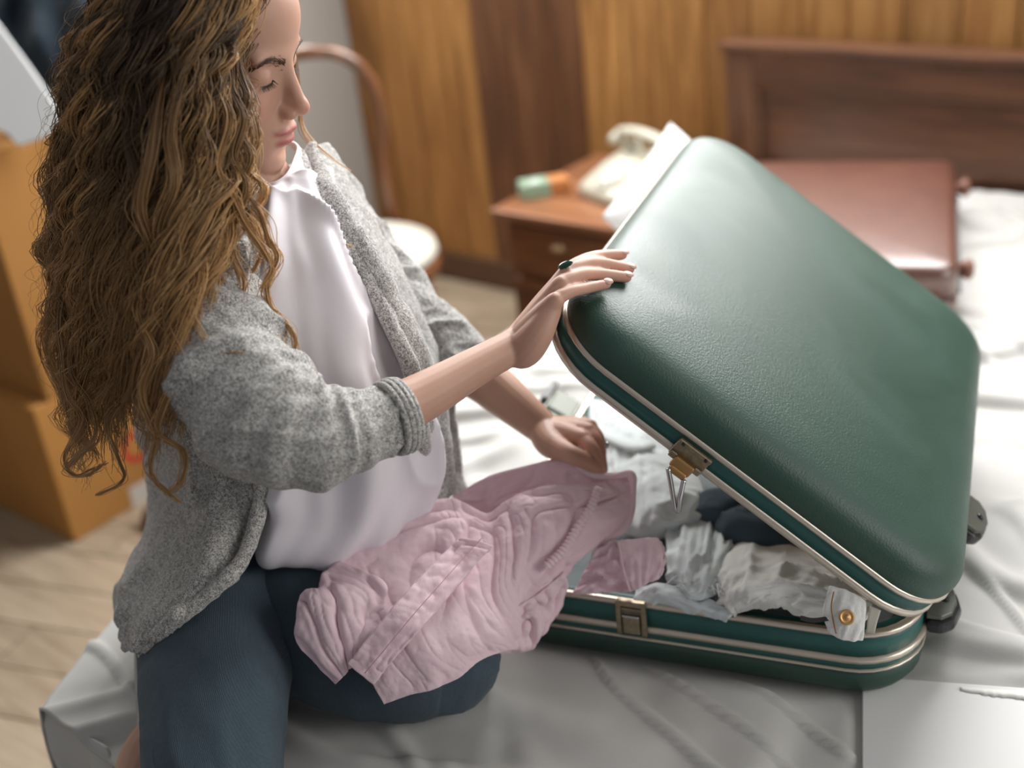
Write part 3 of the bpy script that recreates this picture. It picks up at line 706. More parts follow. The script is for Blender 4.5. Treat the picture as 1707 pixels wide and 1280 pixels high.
# ---- skeleton (pixel column, row, depth)
neck_b = atd(432, 330, 1.30); neck_t = hw([-.012, 0, -.075])[0]
shR = atd(346, 425, 1.25); shL = atd(520, 330, 1.445)
elR = atd(520, 738, 1.12); wrR = atd(857, 577, 1.238)
elL = atd(757, 602, 1.47); wrL = atd(906, 715, 1.452)
pel = atd(385, 925, 1.45)
parts = [head_vf]+ears
parts.append(capsule_chain([neck_b+A([0, 0, -.03]), neck_b*.5+neck_t*.5, neck_t], [.056, .050, .048], 20))
parts.append(tube(catmull([pel, pel*.6+neck_b*.4, pel*.25+neck_b*.75, neck_b+A([0, 0, -.02])], 16), [.075]*3+list(np.linspace(.075, .085, 8))+list(np.linspace(.085, .045, 5)), 20, True, (0, 1, 0), [.062]*3+list(np.linspace(.062, .066, 8))+list(np.linspace(.066, .045, 5))))
for sh_, el_ in ((shR, elR), (shL, elL)):
    parts.append(capsule_chain([neck_b+A([0, 0, -.035]), sh_*.6+neck_b*.4, sh_, sh_*.5+el_*.5, el_], [.036, .034, .030, .026, .024], 18, 30))
parts.append(capsule_chain([elR, A3([(610, 706, 1.135)])[0], A3([(700, 664, 1.170)])[0], A3([(790, 613, 1.208)])[0], wrR], [.027, .0265, .0240, .0195, .0175], 20, 40))
parts.append(capsule_chain([elL, A3([(805, 632, 1.466)])[0], A3([(850, 668, 1.46)])[0], wrL], [.030, .0285, .0255, .0200], 20, 30))

# ---- right hand: resting on the corner of the lid
def lid_hit(px, py, n_):     # where the pixel ray meets the lid crown at height n_ in the lid frame
    r = ray(px, py); return CP+r*(np.dot(lH+lN*n_-CP, lN)/np.dot(r, lN))
kR = {'i': atd(950, 449, 1.262), 'm': atd(944, 457, 1.247), 'r': atd(935, 474, 1.232), 'p': atd(925, 502, 1.217)}
fing = {
 'i': ([(963, 440), (983, 431), (1006, 426), (1037, 424.5)], [.0085, .0078, .0072, .0066, .0058]),
 'm': ([(962, 446), (980, 439.5), (1006, 440), (1049, 448)], [.0088, .0080, .0075, .0070, .0060]),
 'r': ([(952, 464), (972, 457.5), (998, 457), (1044, 462)], [.0088, .0080, .0074, .0068, .0060]),
 'p': ([(938, 492), (956, 484.5), (978, 480), (1011, 473.5)], [.0080, .0072, .0066, .0060, .0052])}
tipsR = {}
for k_, (pp, rad) in fing.items():
    tip = lid_hit(pp[3][0], pp[3][1], .0745+rad[4]*.8)
    dt = np.dot(tip-CP, CF); dk = np.dot(kR[k_]-CP, CF)
    ch_ = [kR[k_]]+[atd(pp[j][0], pp[j][1], dk+(dt-dk)*w_-lift) for j, (w_, lift) in enumerate(((.22, .004), (.48, .006), (.74, .003)))]+[tip]
    parts.append(capsule_chain(ch_, rad, 14, 30)); tipsR[k_] = ch_
    parts.append(capsule_chain([wrR*.75+kR[k_]*.25, wrR*.4+kR[k_]*.6, kR[k_]], [.0135, .0120, .0094], 14, 16))
# heel of the hand and thumb (thumb folds under, against the rim)
parts.append(capsule_chain([wrR, atd(872, 582, 1.232), atd(895, 557, 1.222), atd(918, 516, 1.222)], [.0185, .0195, .0165, .0115], 16, 20))
parts.append(capsule_chain([wrR, atd(885, 540, 1.255), atd(912, 503, 1.268), atd(938, 466, 1.275)], [.0165, .0150, .0135, .0100], 14, 20))
parts.append(capsule_chain([atd(875, 560, 1.262), atd(905, 540, 1.285), atd(935, 520, 1.295), atd(958, 505, 1.300)], [.0130, .0120, .0100, .0075], 14, 20))

# ---- left hand: pinching the shirt collar
kL = {'i': atd(971, 731, 1.412), 'm': atd(980, 719, 1.428), 'r': atd(982, 712, 1.444), 'p': atd(976, 709, 1.460)}
fl_ = {'i': [(986, 748, 1.400), (995, 766, 1.400), (1002, 783, 1.404)], 'm': [(994, 737, 1.418), (1000, 760, 1.418), (1005, 782, 1.414)],
       'r': [(996, 730, 1.436), (1001, 752, 1.438), (1002, 772, 1.432)], 'p': [(990, 726, 1.455), (996, 744, 1.455), (998, 760, 1.450)]}
for k_ in kL:
    rad = {'i': [.0095, .0088, .0076, .0060], 'm': [.0098, .0088, .0076, .0062], 'r': [.0092, .0084, .0072, .006], 'p': [.0082, .0074, .0064, .0054]}[k_]
    parts.append(capsule_chain([kL[k_]]+[atd(*q) for q in fl_[k_]], rad, 14, 24))
    parts.append(capsule_chain([wrL*.85+kL[k_]*.15, wrL*.45+kL[k_]*.55, kL[k_]], [.0150, .0135, .0105], 14, 16))
parts.append(capsule_chain([wrL, atd(916, 738, 1.425), atd(938, 752, 1.405)], [.0195, .0170, .0130], 16, 18))
parts.append(capsule_chain([atd(925, 742, 1.415), atd(950, 757, 1.392), atd(974, 768, 1.392), atd(997, 784, 1.398)], [.0135, .0115, .0098, .0072], 14, 24))

# ---- right foot tucked behind her, bare
ft = [atz(290, 1235, .53), atz(262, 1250, .535), atz(240, 1275, .53), atz(222, 1310, .525)]
parts.append(capsule_chain(ft, [.034, .034, .029, .024], 16, 20))
parts.append(capsule_chain([ft[0], atz(330, 1230, .55), atz(350, 1225, .56)], [.033, .034, .036], 16, 12))

m_skin = mat('skin', (.60, .37, .28), .48, spec=.4, sub=.25)
at_ = nd(m_skin, 'ShaderNodeVertexColor', layer_name='tint'); v = coords(m_skin)
sk = mixc(m_skin, noise(m_skin, v, 22, 4), (.57, .345, .258), (.50, .280, .200))
sp_ = nd(m_skin, 'ShaderNodeSeparateColor'); lk(m_skin, at_.outputs['Color'], sp_.inputs[0])
sk = mixc(m_skin, sp_.outputs[1], sk, (.56, .25, .19)); sk = mixc(m_skin, sp_.outputs[0], sk, (.36, .095, .09)); setc(m_skin, sk)
bump(m_skin, noise(m_skin, v, 900, 2), .12, .0005)
body = obj('body', join(*parts), m_skin, root)
rm = body.modifiers.new('union', 'REMESH'); rm.mode = 'VOXEL'; rm.voxel_size = .0016
sm = body.modifiers.new('soften', 'SMOOTH'); sm.factor = .5; sm.iterations = 4
dg = bpy.context.evaluated_depsgraph_get(); dg.update()
me2 = bpy.data.meshes.new_from_object(body.evaluated_get(dg)); body.modifiers.clear(); body.data = me2; me2.name = 'body'
me2.polygons.foreach_set('use_smooth', np.ones(len(me2.polygons), bool))
co = np.zeros(len(me2.vertices)*3, np.float32); me2.vertices.foreach_get('co', co); co = co.reshape(-1, 3)+ORG[root.name]
loc = (co-hO)@np.stack([hF, hL, hU], 1)/HS
def gs(c, r): return np.exp(-(((loc-np.asarray(c))/np.asarray(r))**2).sum(1)*1.2)
lipm = np.clip(np.maximum(smooth01((.0058-ell(np.abs(loc)*A([0, 1, 0])+loc*A([1, 0, 1]), (.0905, .003, -.0620), (.0095, .0185, .0036)))/.006-.35), smooth01((.0058-ell(loc, (.0895, 0, -.0730), (.0095, .0180, .0050)))/.006-.35)), 0, 1)*(loc[:, 0] > .078)
blush = np.clip(.65*gs((.068, -.042, -.034), (.03, .022, .02))+.65*gs((.068, .042, -.034), (.03, .022, .02))+.6*gs((.112, 0, -.038), (.016, .014, .012)), 0, 1)
for q in list(tipsR.values()):
    blush = np.maximum(blush, .6*np.exp(-(np.linalg.norm(co-q[-1], axis=1)/.013)**2))
    blush = np.maximum(blush, .25*np.exp(-(np.linalg.norm(co-q[2], axis=1)/.010)**2))
blush = np.maximum(blush, .5*np.exp(-(np.linalg.norm(co-atd(990, 750, 1.41), axis=1)/.035)**2))
ca = me2.color_attributes.new('tint', 'FLOAT_COLOR', 'POINT'); buf = np.ones((len(co), 4), np.float32); buf[:, 0] = lipm; buf[:, 1] = blush; buf[:, 2] = 0
ca.data.foreach_set('color', buf.ravel())

# ---- brows, lashes, nails, rings
def proj_head(p):
    """push local head points onto the skin along the star rays"""
    p = np.atleast_2d(p); d = p-hc; d /= np.linalg.norm(d, axis=1)[:, None]; r = np.full(len(p), .16)
    for _ in range(70): r -= .7*head_sdf(hc+d*r[:, None])
    return hc+d*r[:, None], d
def hairs(name, roots, tips, r0, matl, par):
    V = []; F = []; k = 0
    for a_, b_, c_ in zip(*[roots, (roots+tips)/2+0, tips]):
        t_, f_ = tube(catmull([a_, b_, c_], 5), np.linspace(r0, r0*.25, 5), 4, False); V.append(t_); F += [[i+k for i in q] for q in f_]; k += len(t_)
    return obj(name, (np.vstack(V), F), matl, par)
m_brow = mat('brow_hair', (.085, .048, .028), .6)
m_lash = mat('lash_hair', (.012, .008, .006), .5)
for s_ in (-1, 1):
    t_ = rng.random(230); yy = .010+.043*t_; zz = .0095+.0060*np.sin(np.minimum(t_*1.25, 1)*1.9)-.009*np.maximum(0, t_-.65)/.35*.9+rng.normal(0, 1, 230)*.0021*(1.15-t_*.75)
    R0, dn_ = proj_head(np.stack([.095-.02*t_, s_*yy, zz], 1))
    T0 = R0+dn_*.0014+np.stack([-.001*np.ones(230), s_*(.0035+.002*t_), .0022*(1-1.6*t_)], 1)
    hairs('eyebrow', hw(R0), hw(T0), .00034, m_brow, body)
    n_ = 40; a_ = np.linspace(-.85, .85, n_); yy = .0315+.0142*np.sin(a_); zz = -.0075-.0028*np.cos(a_)+.002*(a_ < -.7)
    R0, dn_ = proj_head(np.stack([.086+0*a_, s_*yy, zz], 1))
    T0 = R0+dn_*(.0030+.0030*rng.random(n_)[:, None])+np.stack([.001+0*a_, s_*(.0035*np.sin(a_)), -.0036-.0012*rng.random(n_)], 1)
    hairs('eyelashes', hw(R0), hw(T0), .00024, m_lash, body)
    R1, dn1 = proj_head(np.stack([.086+0*a_, s_*yy, zz-.0003], 1))
    obj('lash_line', tube(hw(R1+dn1*.0002), .00075, 6), m_lash, body)
m_nail = mat('fingernail', (.52, .31, .25), .25)
for k_, ch_ in tipsR.items():
    d_ = unit(ch_[-1]-ch_[-2]); up_ = unit(lN*.75+CU*.25-CF*.35); up_ = unit(up_-d_*np.dot(up_, d_)); r_ = fing[k_][1][4]
    obj('fingernail', ellipsoid(ch_[-1]+up_*(r_*.80)+d_*.0005, (.0062, .0045, .0014), [d_, np.cross(up_, d_), up_], 14, 8), m_nail, body)
rg = atd(943, 462, 1.236); rd = unit(kR['r']-fing_dir) if False else unit(atd(972, 446, 1.243)-kR['m'])
m_gold = mat('rose_gold', (.75, .48, .36), .25, 1.)
ro_ = kR['m']*.72+tipsR['m'][1]*.28
e1 = unit(np.cross(rd, CF)); e2 = np.cross(rd, e1)
ringo = obj('finger_ring', tube([ro_+(e1*math.cos(q)+e2*math.sin(q))*.0098 for q in np.linspace(0, 2*np.pi, 25)], .0011, 6), m_gold, body)
st_ = unit(-CF*.55-CR*.45+CU*.6); st_ = unit(st_-rd*np.dot(st_, rd))
obj('ring_stone', ellipsoid(ro_+st_*.0108, (.0085, .0055, .0022), [rd, np.cross(st_, rd), st_], 16, 10), mat('dark_green_stone', (.012, .05, .03), .12), ringo)
lr = atd(997, 742, 1.428); obj('finger_ring', join(tube([lr+(unit(CF)*math.cos(q)+CR*math.sin(q))*.0098 for q in np.linspace(0, 2*np.pi, 25)], .0011, 6), ellipsoid(lr+CR*.0105, (.004, .004, .0025), [CF, CU, CR], 10, 6)), m_steel, body)

# ------------------------------------------------------------------ clothes
def knit(name, c_dark, c_light, sc=640):
    M = mat(name, c_light, .95, spec=.15, sheen=.3); v = coords(M)
    a_ = noise(M, v, sc, 2, .7); b_ = noise(M, v, sc*.35, 2, .6); f_ = mathn(M, 'ADD', mathn(M, 'MULTIPLY', a_, .7), mathn(M, 'MULTIPLY', b_, .3))
    setc(M, ramp(M, f_, [(.38, c_dark), (.50, tuple((x+y)/2 for x, y in zip(c_dark, c_light))), (.60, c_light)]))
    p = bump(M, f_, .8, .0022); return M
m_knit = knit('grey_heather_knit', (.14, .136, .130), (.70, .685, .655))
m_knit2 = m_knit
def rumple(P, s, th, amp, seed, fs=34, ft=1.1):
    """wrinkles running round a sleeve: ridged noise, long round the arm and short along it"""
    c = np.stack([s*fs+1.5*np.sin(th), np.cos(th)*ft, np.sin(th)*ft], -1).reshape(-1, 3)
    a = 1-np.abs(vnoise(c, seed)); b = 1-np.abs(vnoise(c*A([1.9, 1.6, 1.6])+7, seed+3))
    return (amp*(a**2.2-.4)+amp*.45*(b**2-.4)).reshape(s.shape)
def sleeve(P, R, n, seg, amp, seed, fs=34, fade=None, folds=None):
    Q = catmull(P, n); Rr = catmull(np.asarray(R, float)[:, None], n)[:, 0]
    T, N, B = frames(Q); th = np.linspace(0, 2*np.pi, seg, endpoint=False)
    sl = np.r_[0, np.cumsum(np.linalg.norm(np.diff(Q, axis=0), axis=1))]
    S, TH = np.meshgrid(sl, th, indexing='ij')
    d = rumple(Q, S, TH, amp, seed, fs)
    if fade is not None: d = d*fade(S/sl[-1])
    if folds is not None: d = d+folds(S, TH, sl[-1])
    V = Q[:, None]+(N[:, None]*np.cos(TH)[..., None]+B[:, None]*np.sin(TH)[..., None])*(Rr[:, None]+d)[..., None]
    return V.reshape(-1, 3), gridf(n, seg, True)
# cardigan, near side panel (back column wraps behind her)
cg = [
 [(300, 360, 1.45), (228, 390, 1.34), (262, 400, 1.22), (330, 415, 1.145), (395, 405, 1.150), (432, 372, 1.20)],
 [(300, 520, 1.50), (225, 540, 1.40), (262, 555, 1.29), (330, 585, 1.235), (395, 600, 1.215), (418, 560, 1.205)],
 [(310, 680, 1.55), (238, 690, 1.44), (276, 705, 1.335), (340, 720, 1.280), (400, 740, 1.265), (432, 730, 1.262)],
 [(320, 790, 1.60), (258, 795, 1.47), (298, 805, 1.36), (365, 812, 1.300), (418, 806, 1.290), (436, 800, 1.290)],
 [(310, 880, 1.62), (248, 880, 1.46), (298, 885, 1.335), (352, 890, 1.280), (402, 888, 1.280), (428, 858, 1.295)],
 [(290, 955, 1.62), (216, 955, 1.44), (276, 965, 1.305), (334, 968, 1.262), (378, 962, 1.258), (404, 930, 1.275)],
 [(270, 1020, 1.62), (199, 1018, 1.42), (248, 1022, 1.300), (288, 1022, 1.255), (322, 1006, 1.250), (376, 968, 1.252)],
 [(270, 1095, 1.58), (222, 1082, 1.38), (232, 1088, 1.300), (243, 1086, 1.270), (258, 1062, 1.262), (292, 1028, 1.252)]]
cgr = [[atd(*q) for q in r_] for r_ in cg]
def dcard(u, v, b):
    q = np.stack([u.ravel()*3.0, v.ravel()*9+u.ravel()*2.2, u.ravel()*0], 1)
    return (.010*((1-np.abs(vnoise(q, 31)))**3-.25)).reshape(u.shape)*np.minimum(1, (1-v)*9)+.003*fbm(b.reshape(-1, 3)*45, 5).reshape(u.shape)
card_ = solid(obj('cardigan', patch(cgr, 120, 110, dcard), m_knit, root), .007, 0)
# rolled front band along the near edge
ed = catmull(A3([(434, 372, 1.185), (416, 470, 1.19), (424, 640, 1.225), (434, 740, 1.248), (437, 800, 1.272), (430, 858, 1.276), (408, 925, 1.262), (378, 964, 1.246), (334, 1002, 1.248), (292, 1032, 1.254), (258, 1064, 1.274), (241, 1092, 1.298)]), 90)
obj('front_band', tube(ed, .0085+.0012*vnoise(np.stack([np.linspace(0, 24, 90)]*3, 1), 3), 12), m_knit, card_)
obj('tied_end', capsule_chain(A3([(300, 1016, 1.240), (294, 1024, 1.235), (290, 1032, 1.235)]), [.007, .009, .006], 10, 10), m_knit, card_)
# strip hanging behind the leg over the bed edge
cs_ = [[atd(228, 1075, 1.43), atd(240, 1078, 1.38), atd(256, 1080, 1.36)], [atd(229, 1130, 1.40), atd(241, 1135, 1.35), atd(262, 1135, 1.33)], [atd(232, 1200, 1.36), atd(243, 1205, 1.31), atd(266, 1205, 1.29)], [atd(238, 1300, 1.31), atd(249, 1300, 1.26), atd(270, 1300, 1.25)]]
solid(obj('back_hem', patch(cs_, 50, 16), m_knit, card_), .006, 0)
# near sleeve pushed up to the elbow
def fd_(t): return .55+.45*smooth01((t-.1)/.3)-.5*smooth01((t-.88)/.06)
def ffold(S, TH, L):
    r = 0
    for i_, (c_, a_, w_, k_, t0) in enumerate(((.26, .007, .016, .020, 4.2), (.35, .009, .015, .018, 3.6), (.44, .009, .013, .014, 4.4), (.52, .010, .012, .010, 3.8), (.60, .009, .011, .006, 4.6), (.665, .009, .010, .004, 3.2), (.725, .009, .009, .003, 4.0), (.78, .008, .0085, .002, 5.0), (.83, .007, .008, .001, 3.4), (.88, .005, .008, .0, 4.4))):
        r = r+a_*np.exp(-((S-c_*L-k_*np.sin(TH*1.0+t0))/w_)**2)*(.45+.55*np.cos(TH-t0)**2)
    return r-.003
ns_ = sleeve(A3([(350, 395, 1.24), (342, 495, 1.195), (374, 604, 1.155), (440, 690, 1.122), (510, 724, 1.115), (575, 720, 1.128), (630, 705, 1.140), (668, 692, 1.152)]), [.050, .058, .061, .058, .0505, .0435, .0360, .0325], 260, 120, .0070, 12, 23, fd_, ffold)
nsl = solid(obj('sleeve', ns_, m_knit, card_), .004, -1)
ca_, cb_ = atd(650, 698, 1.146), atd(672, 690, 1.153); cd_ = unit(cb_-ca_); c1_ = unit(np.cross(cd_, CF)); c2_ = np.cross(cd_, c1_)
for k_, rr_ in ((0., .0335), (.35, .0342), (.7, .0342), (1., .0332)):
    cc_ = ca_*(1-k_)+cb_*k_; obj('cuff_rib', tube([cc_+(c1_*math.cos(q)+c2_*math.sin(q))*rr_ for q in np.linspace(0, 2*np.pi, 49)], .0034, 8), m_knit, card_)
# far sleeve and far front panel
fs_ = sleeve(A3([(500, 300, 1.43), (530, 352, 1.45), (590, 438, 1.462), (650, 508, 1.466), (705, 560, 1.468), (772, 616, 1.466)]), [.050, .054, .056, .052, .047, .041], 180, 80, .008, 44, 34)
solid(obj('sleeve', fs_, m_knit, card_), .004, -1)
fp = [[(500, 262, 1.325), (508, 254, 1.335), (522, 244, 1.36), (538, 248, 1.42)], [(530, 338, 1.29), (548, 328, 1.287), (570, 318, 1.34), (594, 326, 1.43)], [(592, 432, 1.29), (610, 424, 1.285), (634, 418, 1.34), (650, 430, 1.44)], [(645, 535, 1.29), (662, 528, 1.29), (686, 530, 1.35), (700, 540, 1.45)], [(682, 620, 1.3), (700, 615, 1.3), (724, 624, 1.36), (740, 640, 1.47)], [(702, 715, 1.325), (718, 715, 1.325), (740, 720, 1.38), (756, 730, 1.48)], [(704, 790, 1.375), (722, 790, 1.369), (746, 795, 1.414), (765, 795, 1.49)], [(690, 838, 1.389), (715, 836, 1.379), (742, 832, 1.424), (767, 822, 1.5)]]
def dfar(u, v, b): return .006*np.sin(v*15+2*np.sin(u*6))+.003*fbm(b.reshape(-1, 3)*40, 6).reshape(u.shape)
solid(obj('far_front_panel', patch([[atd(q[0], q[1], q[2]-(.026, .024, .01, 0)[j_]*(0 < i_ < 5)) for j_, q in enumerate(r_)] for i_, r_ in enumerate(fp)], 120, 44, dfar), m_knit, card_), .007, 0)

obj('far_band', tube(catmull([atd(r_[0][0]+2, r_[0][1], r_[0][2]-.030*(i_ < 6)) for i_, r_ in enumerate(fp) if i_ > 0], 70), .0085, 10), m_knit, card_)
# white satin blouse
m_sat = mat('white_satin', (.82, .785, .83), .5, spec=.5, sheen=.2)
v = coords(m_sat); bump(m_sat, noise(m_sat, v, 14, 3, .5, .8), .12, .01)
bl_ = [
 [(400, 300, 1.36), (436, 300, 1.275), (452, 304, 1.255), (474, 292, 1.26), (490, 266, 1.285), (496, 240, 1.33), (470, 230, 1.40)],
 [(385, 330, 1.38), (428, 330, 1.255), (455, 330, 1.235), (490, 312, 1.245), (515, 292, 1.29), (530, 285, 1.36), (510, 275, 1.45)],
 [(360, 420, 1.36), (412, 405, 1.235), (455, 400, 1.210), (510, 380, 1.222), (550, 360, 1.29), (564, 358, 1.38), (560, 350, 1.47)],
 [(350, 520, 1.38), (412, 505, 1.245), (472, 498, 1.200), (545, 475, 1.205), (596, 450, 1.285), (612, 448, 1.39), (610, 450, 1.50)],
 [(350, 640, 1.40), (412, 625, 1.270), (482, 618, 1.225), (572, 605, 1.222), (642, 578, 1.295), (660, 572, 1.40), (650, 570, 1.52)],
 [(350, 750, 1.44), (415, 745, 1.300), (492, 745, 1.260), (606, 742, 1.258), (690, 718, 1.31), (716, 712, 1.40), (690, 710, 1.53)],
 [(360, 840, 1.46), (420, 830, 1.330), (488, 858, 1.295), (592, 858, 1.305), (686, 825, 1.35), (716, 812, 1.42), (690, 800, 1.53)],
 [(360, 885, 1.47), (416, 880, 1.340), (452, 934, 1.318), (535, 938, 1.330), (640, 900, 1.37), (690, 858, 1.43), (670, 840, 1.53)],
 [(380, 880, 1.49), (430, 890, 1.400), (470, 925, 1.380), (540, 925, 1.390), (620, 890, 1.42), (660, 850, 1.47), (650, 830, 1.54)]]
def dbl(u, v, b):
    w_ = v*30+3.5*np.sin(u*2.2+.6)+u*3
    f = (.5+.5*np.sin(w_))**2.2*.016*smooth01(u/.25)*(1-.55*smooth01((u-.75)/.2))
    q = np.stack([u.ravel()*3.5, v.ravel()*10-u.ravel()*4, u.ravel()*0], 1)
    return f+(.012*((1-np.abs(vnoise(q, 77)))**3.5)).reshape(u.shape)*smooth01(u/.2)
solid(obj('blouse', patch([[atd(*q) for q in r_] for r_ in bl_], 170, 150, dbl), m_sat, root), .002, 1)

# jeans
m_jean = mat('dark_blue_denim', (.03, .05, .075), .85, spec=.2, sheen=.1)
v = coords(m_jean); tw = nd(m_jean, 'ShaderNodeTexWave', wave_type='BANDS', bands_direction='DIAGONAL'); tw.inputs['Scale'].default_value = 260; tw.inputs['Distortion'].default_value = 1.5; tw.inputs['Detail'].default_value = 2; lk(m_jean, v, tw.inputs['Vector'])
n_ = noise(m_jean, v, 16, 4, .6); n2_ = noise(m_jean, coords(m_jean, (520, 520, 110)), 1, 3, .7)
c_ = mixc(m_jean, n_, (.022, .038, .056), (.048, .078, .108)); c_ = mixc(m_jean, mathn(m_jean, 'MULTIPLY', n2_, .62), c_, (.115, .155, .18)); setc(m_jean, c_)
bump(m_jean, tw.outputs['Fac'], .35, .0008, bump(m_jean, n_, .25, .01))
def djean(S, TH, amp, seed, fs): return rumple(None, S, TH, amp, seed, fs, .8)
j1 = sleeve(A3([(390, 905, 1.47), (372, 985, 1.425), (362, 1075, 1.350), (357, 1175, 1.265), (354, 1290, 1.200), (352, 1400, 1.150)]), [.09, .094, .084, .0745, .0675, .062], 140, 64, .004, 61, 14)
jeans = obj('jeans', j1, m_jean, root)
obj('knee', capsule_chain([atd(354, 1300, 1.197), atd(352, 1395, 1.152), atz(350, 1430, .560), atz(330, 1380, .545), atz(305, 1290, .545)], [.066, .0635, .056, .048, .042], 32, 50), m_jean, jeans)
lg = [atd(440, 950, 1.50), atz(545, 1040, .592), atz(660, 1078, .582), atz(745, 1092, .568), atz(795, 1098, .560), atz(826, 1102, .553)]
j2 = sleeve(lg, [.105, .090, .082, .067, .052, .026], 130, 64, .0035, 71, 16)
obj('folded_leg', j2, m_jean, jeans)
obj('hip', ellipsoid(atd(405, 940, 1.50), (.085, .13, .085), None, 32, 20), m_jean, jeans)
# side seam along the near leg
sm_ = catmull(A3([(262, 1062, 1.300), (256, 1100, 1.275), (254, 1160, 1.228), (254, 1230, 1.18), (257, 1300, 1.14)]), 30)
obj('side_seam', tube(sm_, .0022, 6), m_jean, jeans)
# ------------------------------------------------------------------ hair
m_hair = mat('curly_hair', (.2, .1, .05), .38, spec=.55)
ha = nd(m_hair, 'ShaderNodeVertexColor', layer_name='strand'); setc(m_hair, ha.outputs['Color'])
hrg = np.random.default_rng(11)
C_D, C_M, C_G, C_A = A([.030, .016, .008]), A([.20, .105, .042]), A([.66, .39, .165]), A([.40, .26, .14])
class Strands:
    def __init__(s): s.V = []; s.C = []; s.n = 0
    def add(s, P, r, col):          # P (k,n,3), r (k,n), col (k,n,3): three-sided tubes
        k, n, _ = P.shape
        T = np.gradient(P, axis=1); T /= np.linalg.norm(T, axis=2)[..., None]+1e-9
        N = np.cross(T, -CF); N /= np.linalg.norm(N, axis=2)[..., None]+1e-9; B = np.cross(T, N)
        for th in (0.5, 2.6, 4.7):
            pass
        ring = np.stack([P+(N*math.cos(t_)+B*math.sin(t_))*r[..., None] for t_ in (.5236, 2.618, 4.712)], 2)   # k,n,3,3
        s.V.append(ring.reshape(k, -1, 3)); s.C.append(np.repeat(col[:, :, None], 3, 2).reshape(k, -1, 3)); s.npt = n
    def build(s, name, par, label=None):
        Vs = []; Fs = []; Cs = []; off = 0
        for v_, c_ in zip(s.V, s.C):
            k, m_, _ = v_.shape; n = m_//3
            f = gridf(n, 3, True)[None]+(np.arange(k)*m_)[:, None, None]+off
            Fs.append(f.reshape(-1, 4)); Vs.append(v_.reshape(-1, 3)); Cs.append(c_.reshape(-1, 3)); off += k*m_
        Cs = np.vstack(Cs)
        o = obj(name, (np.vstack(Vs), np.vstack(Fs)), m_hair, par)
        ca = o.data.color_attributes.new('strand', 'FLOAT_COLOR', 'POINT')
        ca.data.foreach_set('color', np.c_[Cs, np.ones(len(Cs))].astype(np.float32).ravel())
        return o
def lerp(y, xs, vs): return np.interp(y, xs, vs)
YK = [-110, -60, 0, 60, 120, 200, 300, 400, 500, 600, 700, 820]
XLk = [265, 205, 155, 124, 108, 99, 86, 76, 80, 92, 106, 128]
XRk = [430, 455, 438, 412, 402, 414, 418, 384, 350, 334, 322, 312]
DCk = [1.18, 1.19, 1.20, 1.205, 1.21, 1.215, 1.22, 1.215, 1.21, 1.215, 1.22, 1.24]
HDk = [.07, .10, .112, .114, .112, .110, .107, .100, .092, .085, .070, .050]
def hair_pt(a, b, y):
    """a 0 back .. 1 front, b -1 far .. 1 near surface, y pixel row -> px, depth"""
    xl = lerp(y, YK, XLk); xr = lerp(y, YK, XRk)
    prof = (1-np.abs(2*a-1)**3.2)**.5
    skew = (a-.5)*.11*smooth01((y-150)/300)
    return xl+a*(xr-xl), lerp(y, YK, DCk)-lerp(y, YK, HDk)*prof*b-skew
def unproject(px, py, d):
    return CP+(CF+CR*((px-853.5)/FPX)[..., None]-CU*((py-640.0)/FPX)[..., None])*d[..., None]
def clump(S, a, b, y0, y1, ns, spread, amp, lam, tone, n=46, ph=None, rad=.00052):
    t = np.linspace(0, 1, n)[None]; ph = hrg.random()*6.28 if ph is None else ph
    ya = hrg.normal(0, 1, (ns, 1)); ye = y1+hrg.normal(0, 22, (ns, 1))
    y = y0+(ye-y0)*t
    px, d = hair_pt(np.clip(a+.02*np.sin(t*5+ph), .0, 1), b, y)
    grow = smooth01((y-y0)/170)
    k = 6.283/lam
    jit = hrg.normal(0, .18, (ns, 1)); am = amp*(1+hrg.normal(0, .22, (ns, 1)))
    w = k*(y-y0)*(1+.18*np.sin(y/190+ph))+ph+jit
    px = px+grow*am*np.sin(w); d = d+grow*am*.8/1650*np.cos(w)-.0
    ox, od = hrg.normal(0, 1, (ns, 1)), hrg.normal(0, 1, (ns, 1))
    tight = (.65+.55*np.sin(t*9+ph)**2)*(1-.35*t)
    px = px+ox*spread*tight+2.2*grow*vnoise(np.stack([(y/38+ox*9).ravel(), (ox+0*y).ravel()*5, (ph+0*y).ravel()], 1), 5).reshape(y.shape)
    d = d+od*spread/1650*tight*.8
    P = unproject(px, y+0*px, d)
    r = rad*(1-.55*t**3)*np.ones_like(y)
    lt = smooth01((t-.15)/.7)
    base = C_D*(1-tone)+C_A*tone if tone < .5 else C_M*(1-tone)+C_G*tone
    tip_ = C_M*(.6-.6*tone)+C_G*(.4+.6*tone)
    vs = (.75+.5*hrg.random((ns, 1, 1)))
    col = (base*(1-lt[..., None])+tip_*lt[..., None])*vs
    S.add(P, r, col)
S = Strands()
# inner mass, darker: shadow inside the hair is put into the strand colour
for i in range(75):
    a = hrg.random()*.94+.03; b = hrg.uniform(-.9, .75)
    clump(S, a, b, hrg.uniform(-115, -70), hrg.uniform(600, 700), 14, 13, hrg.uniform(6, 11), hrg.uniform(80, 130), hrg.uniform(0, .22), 40)
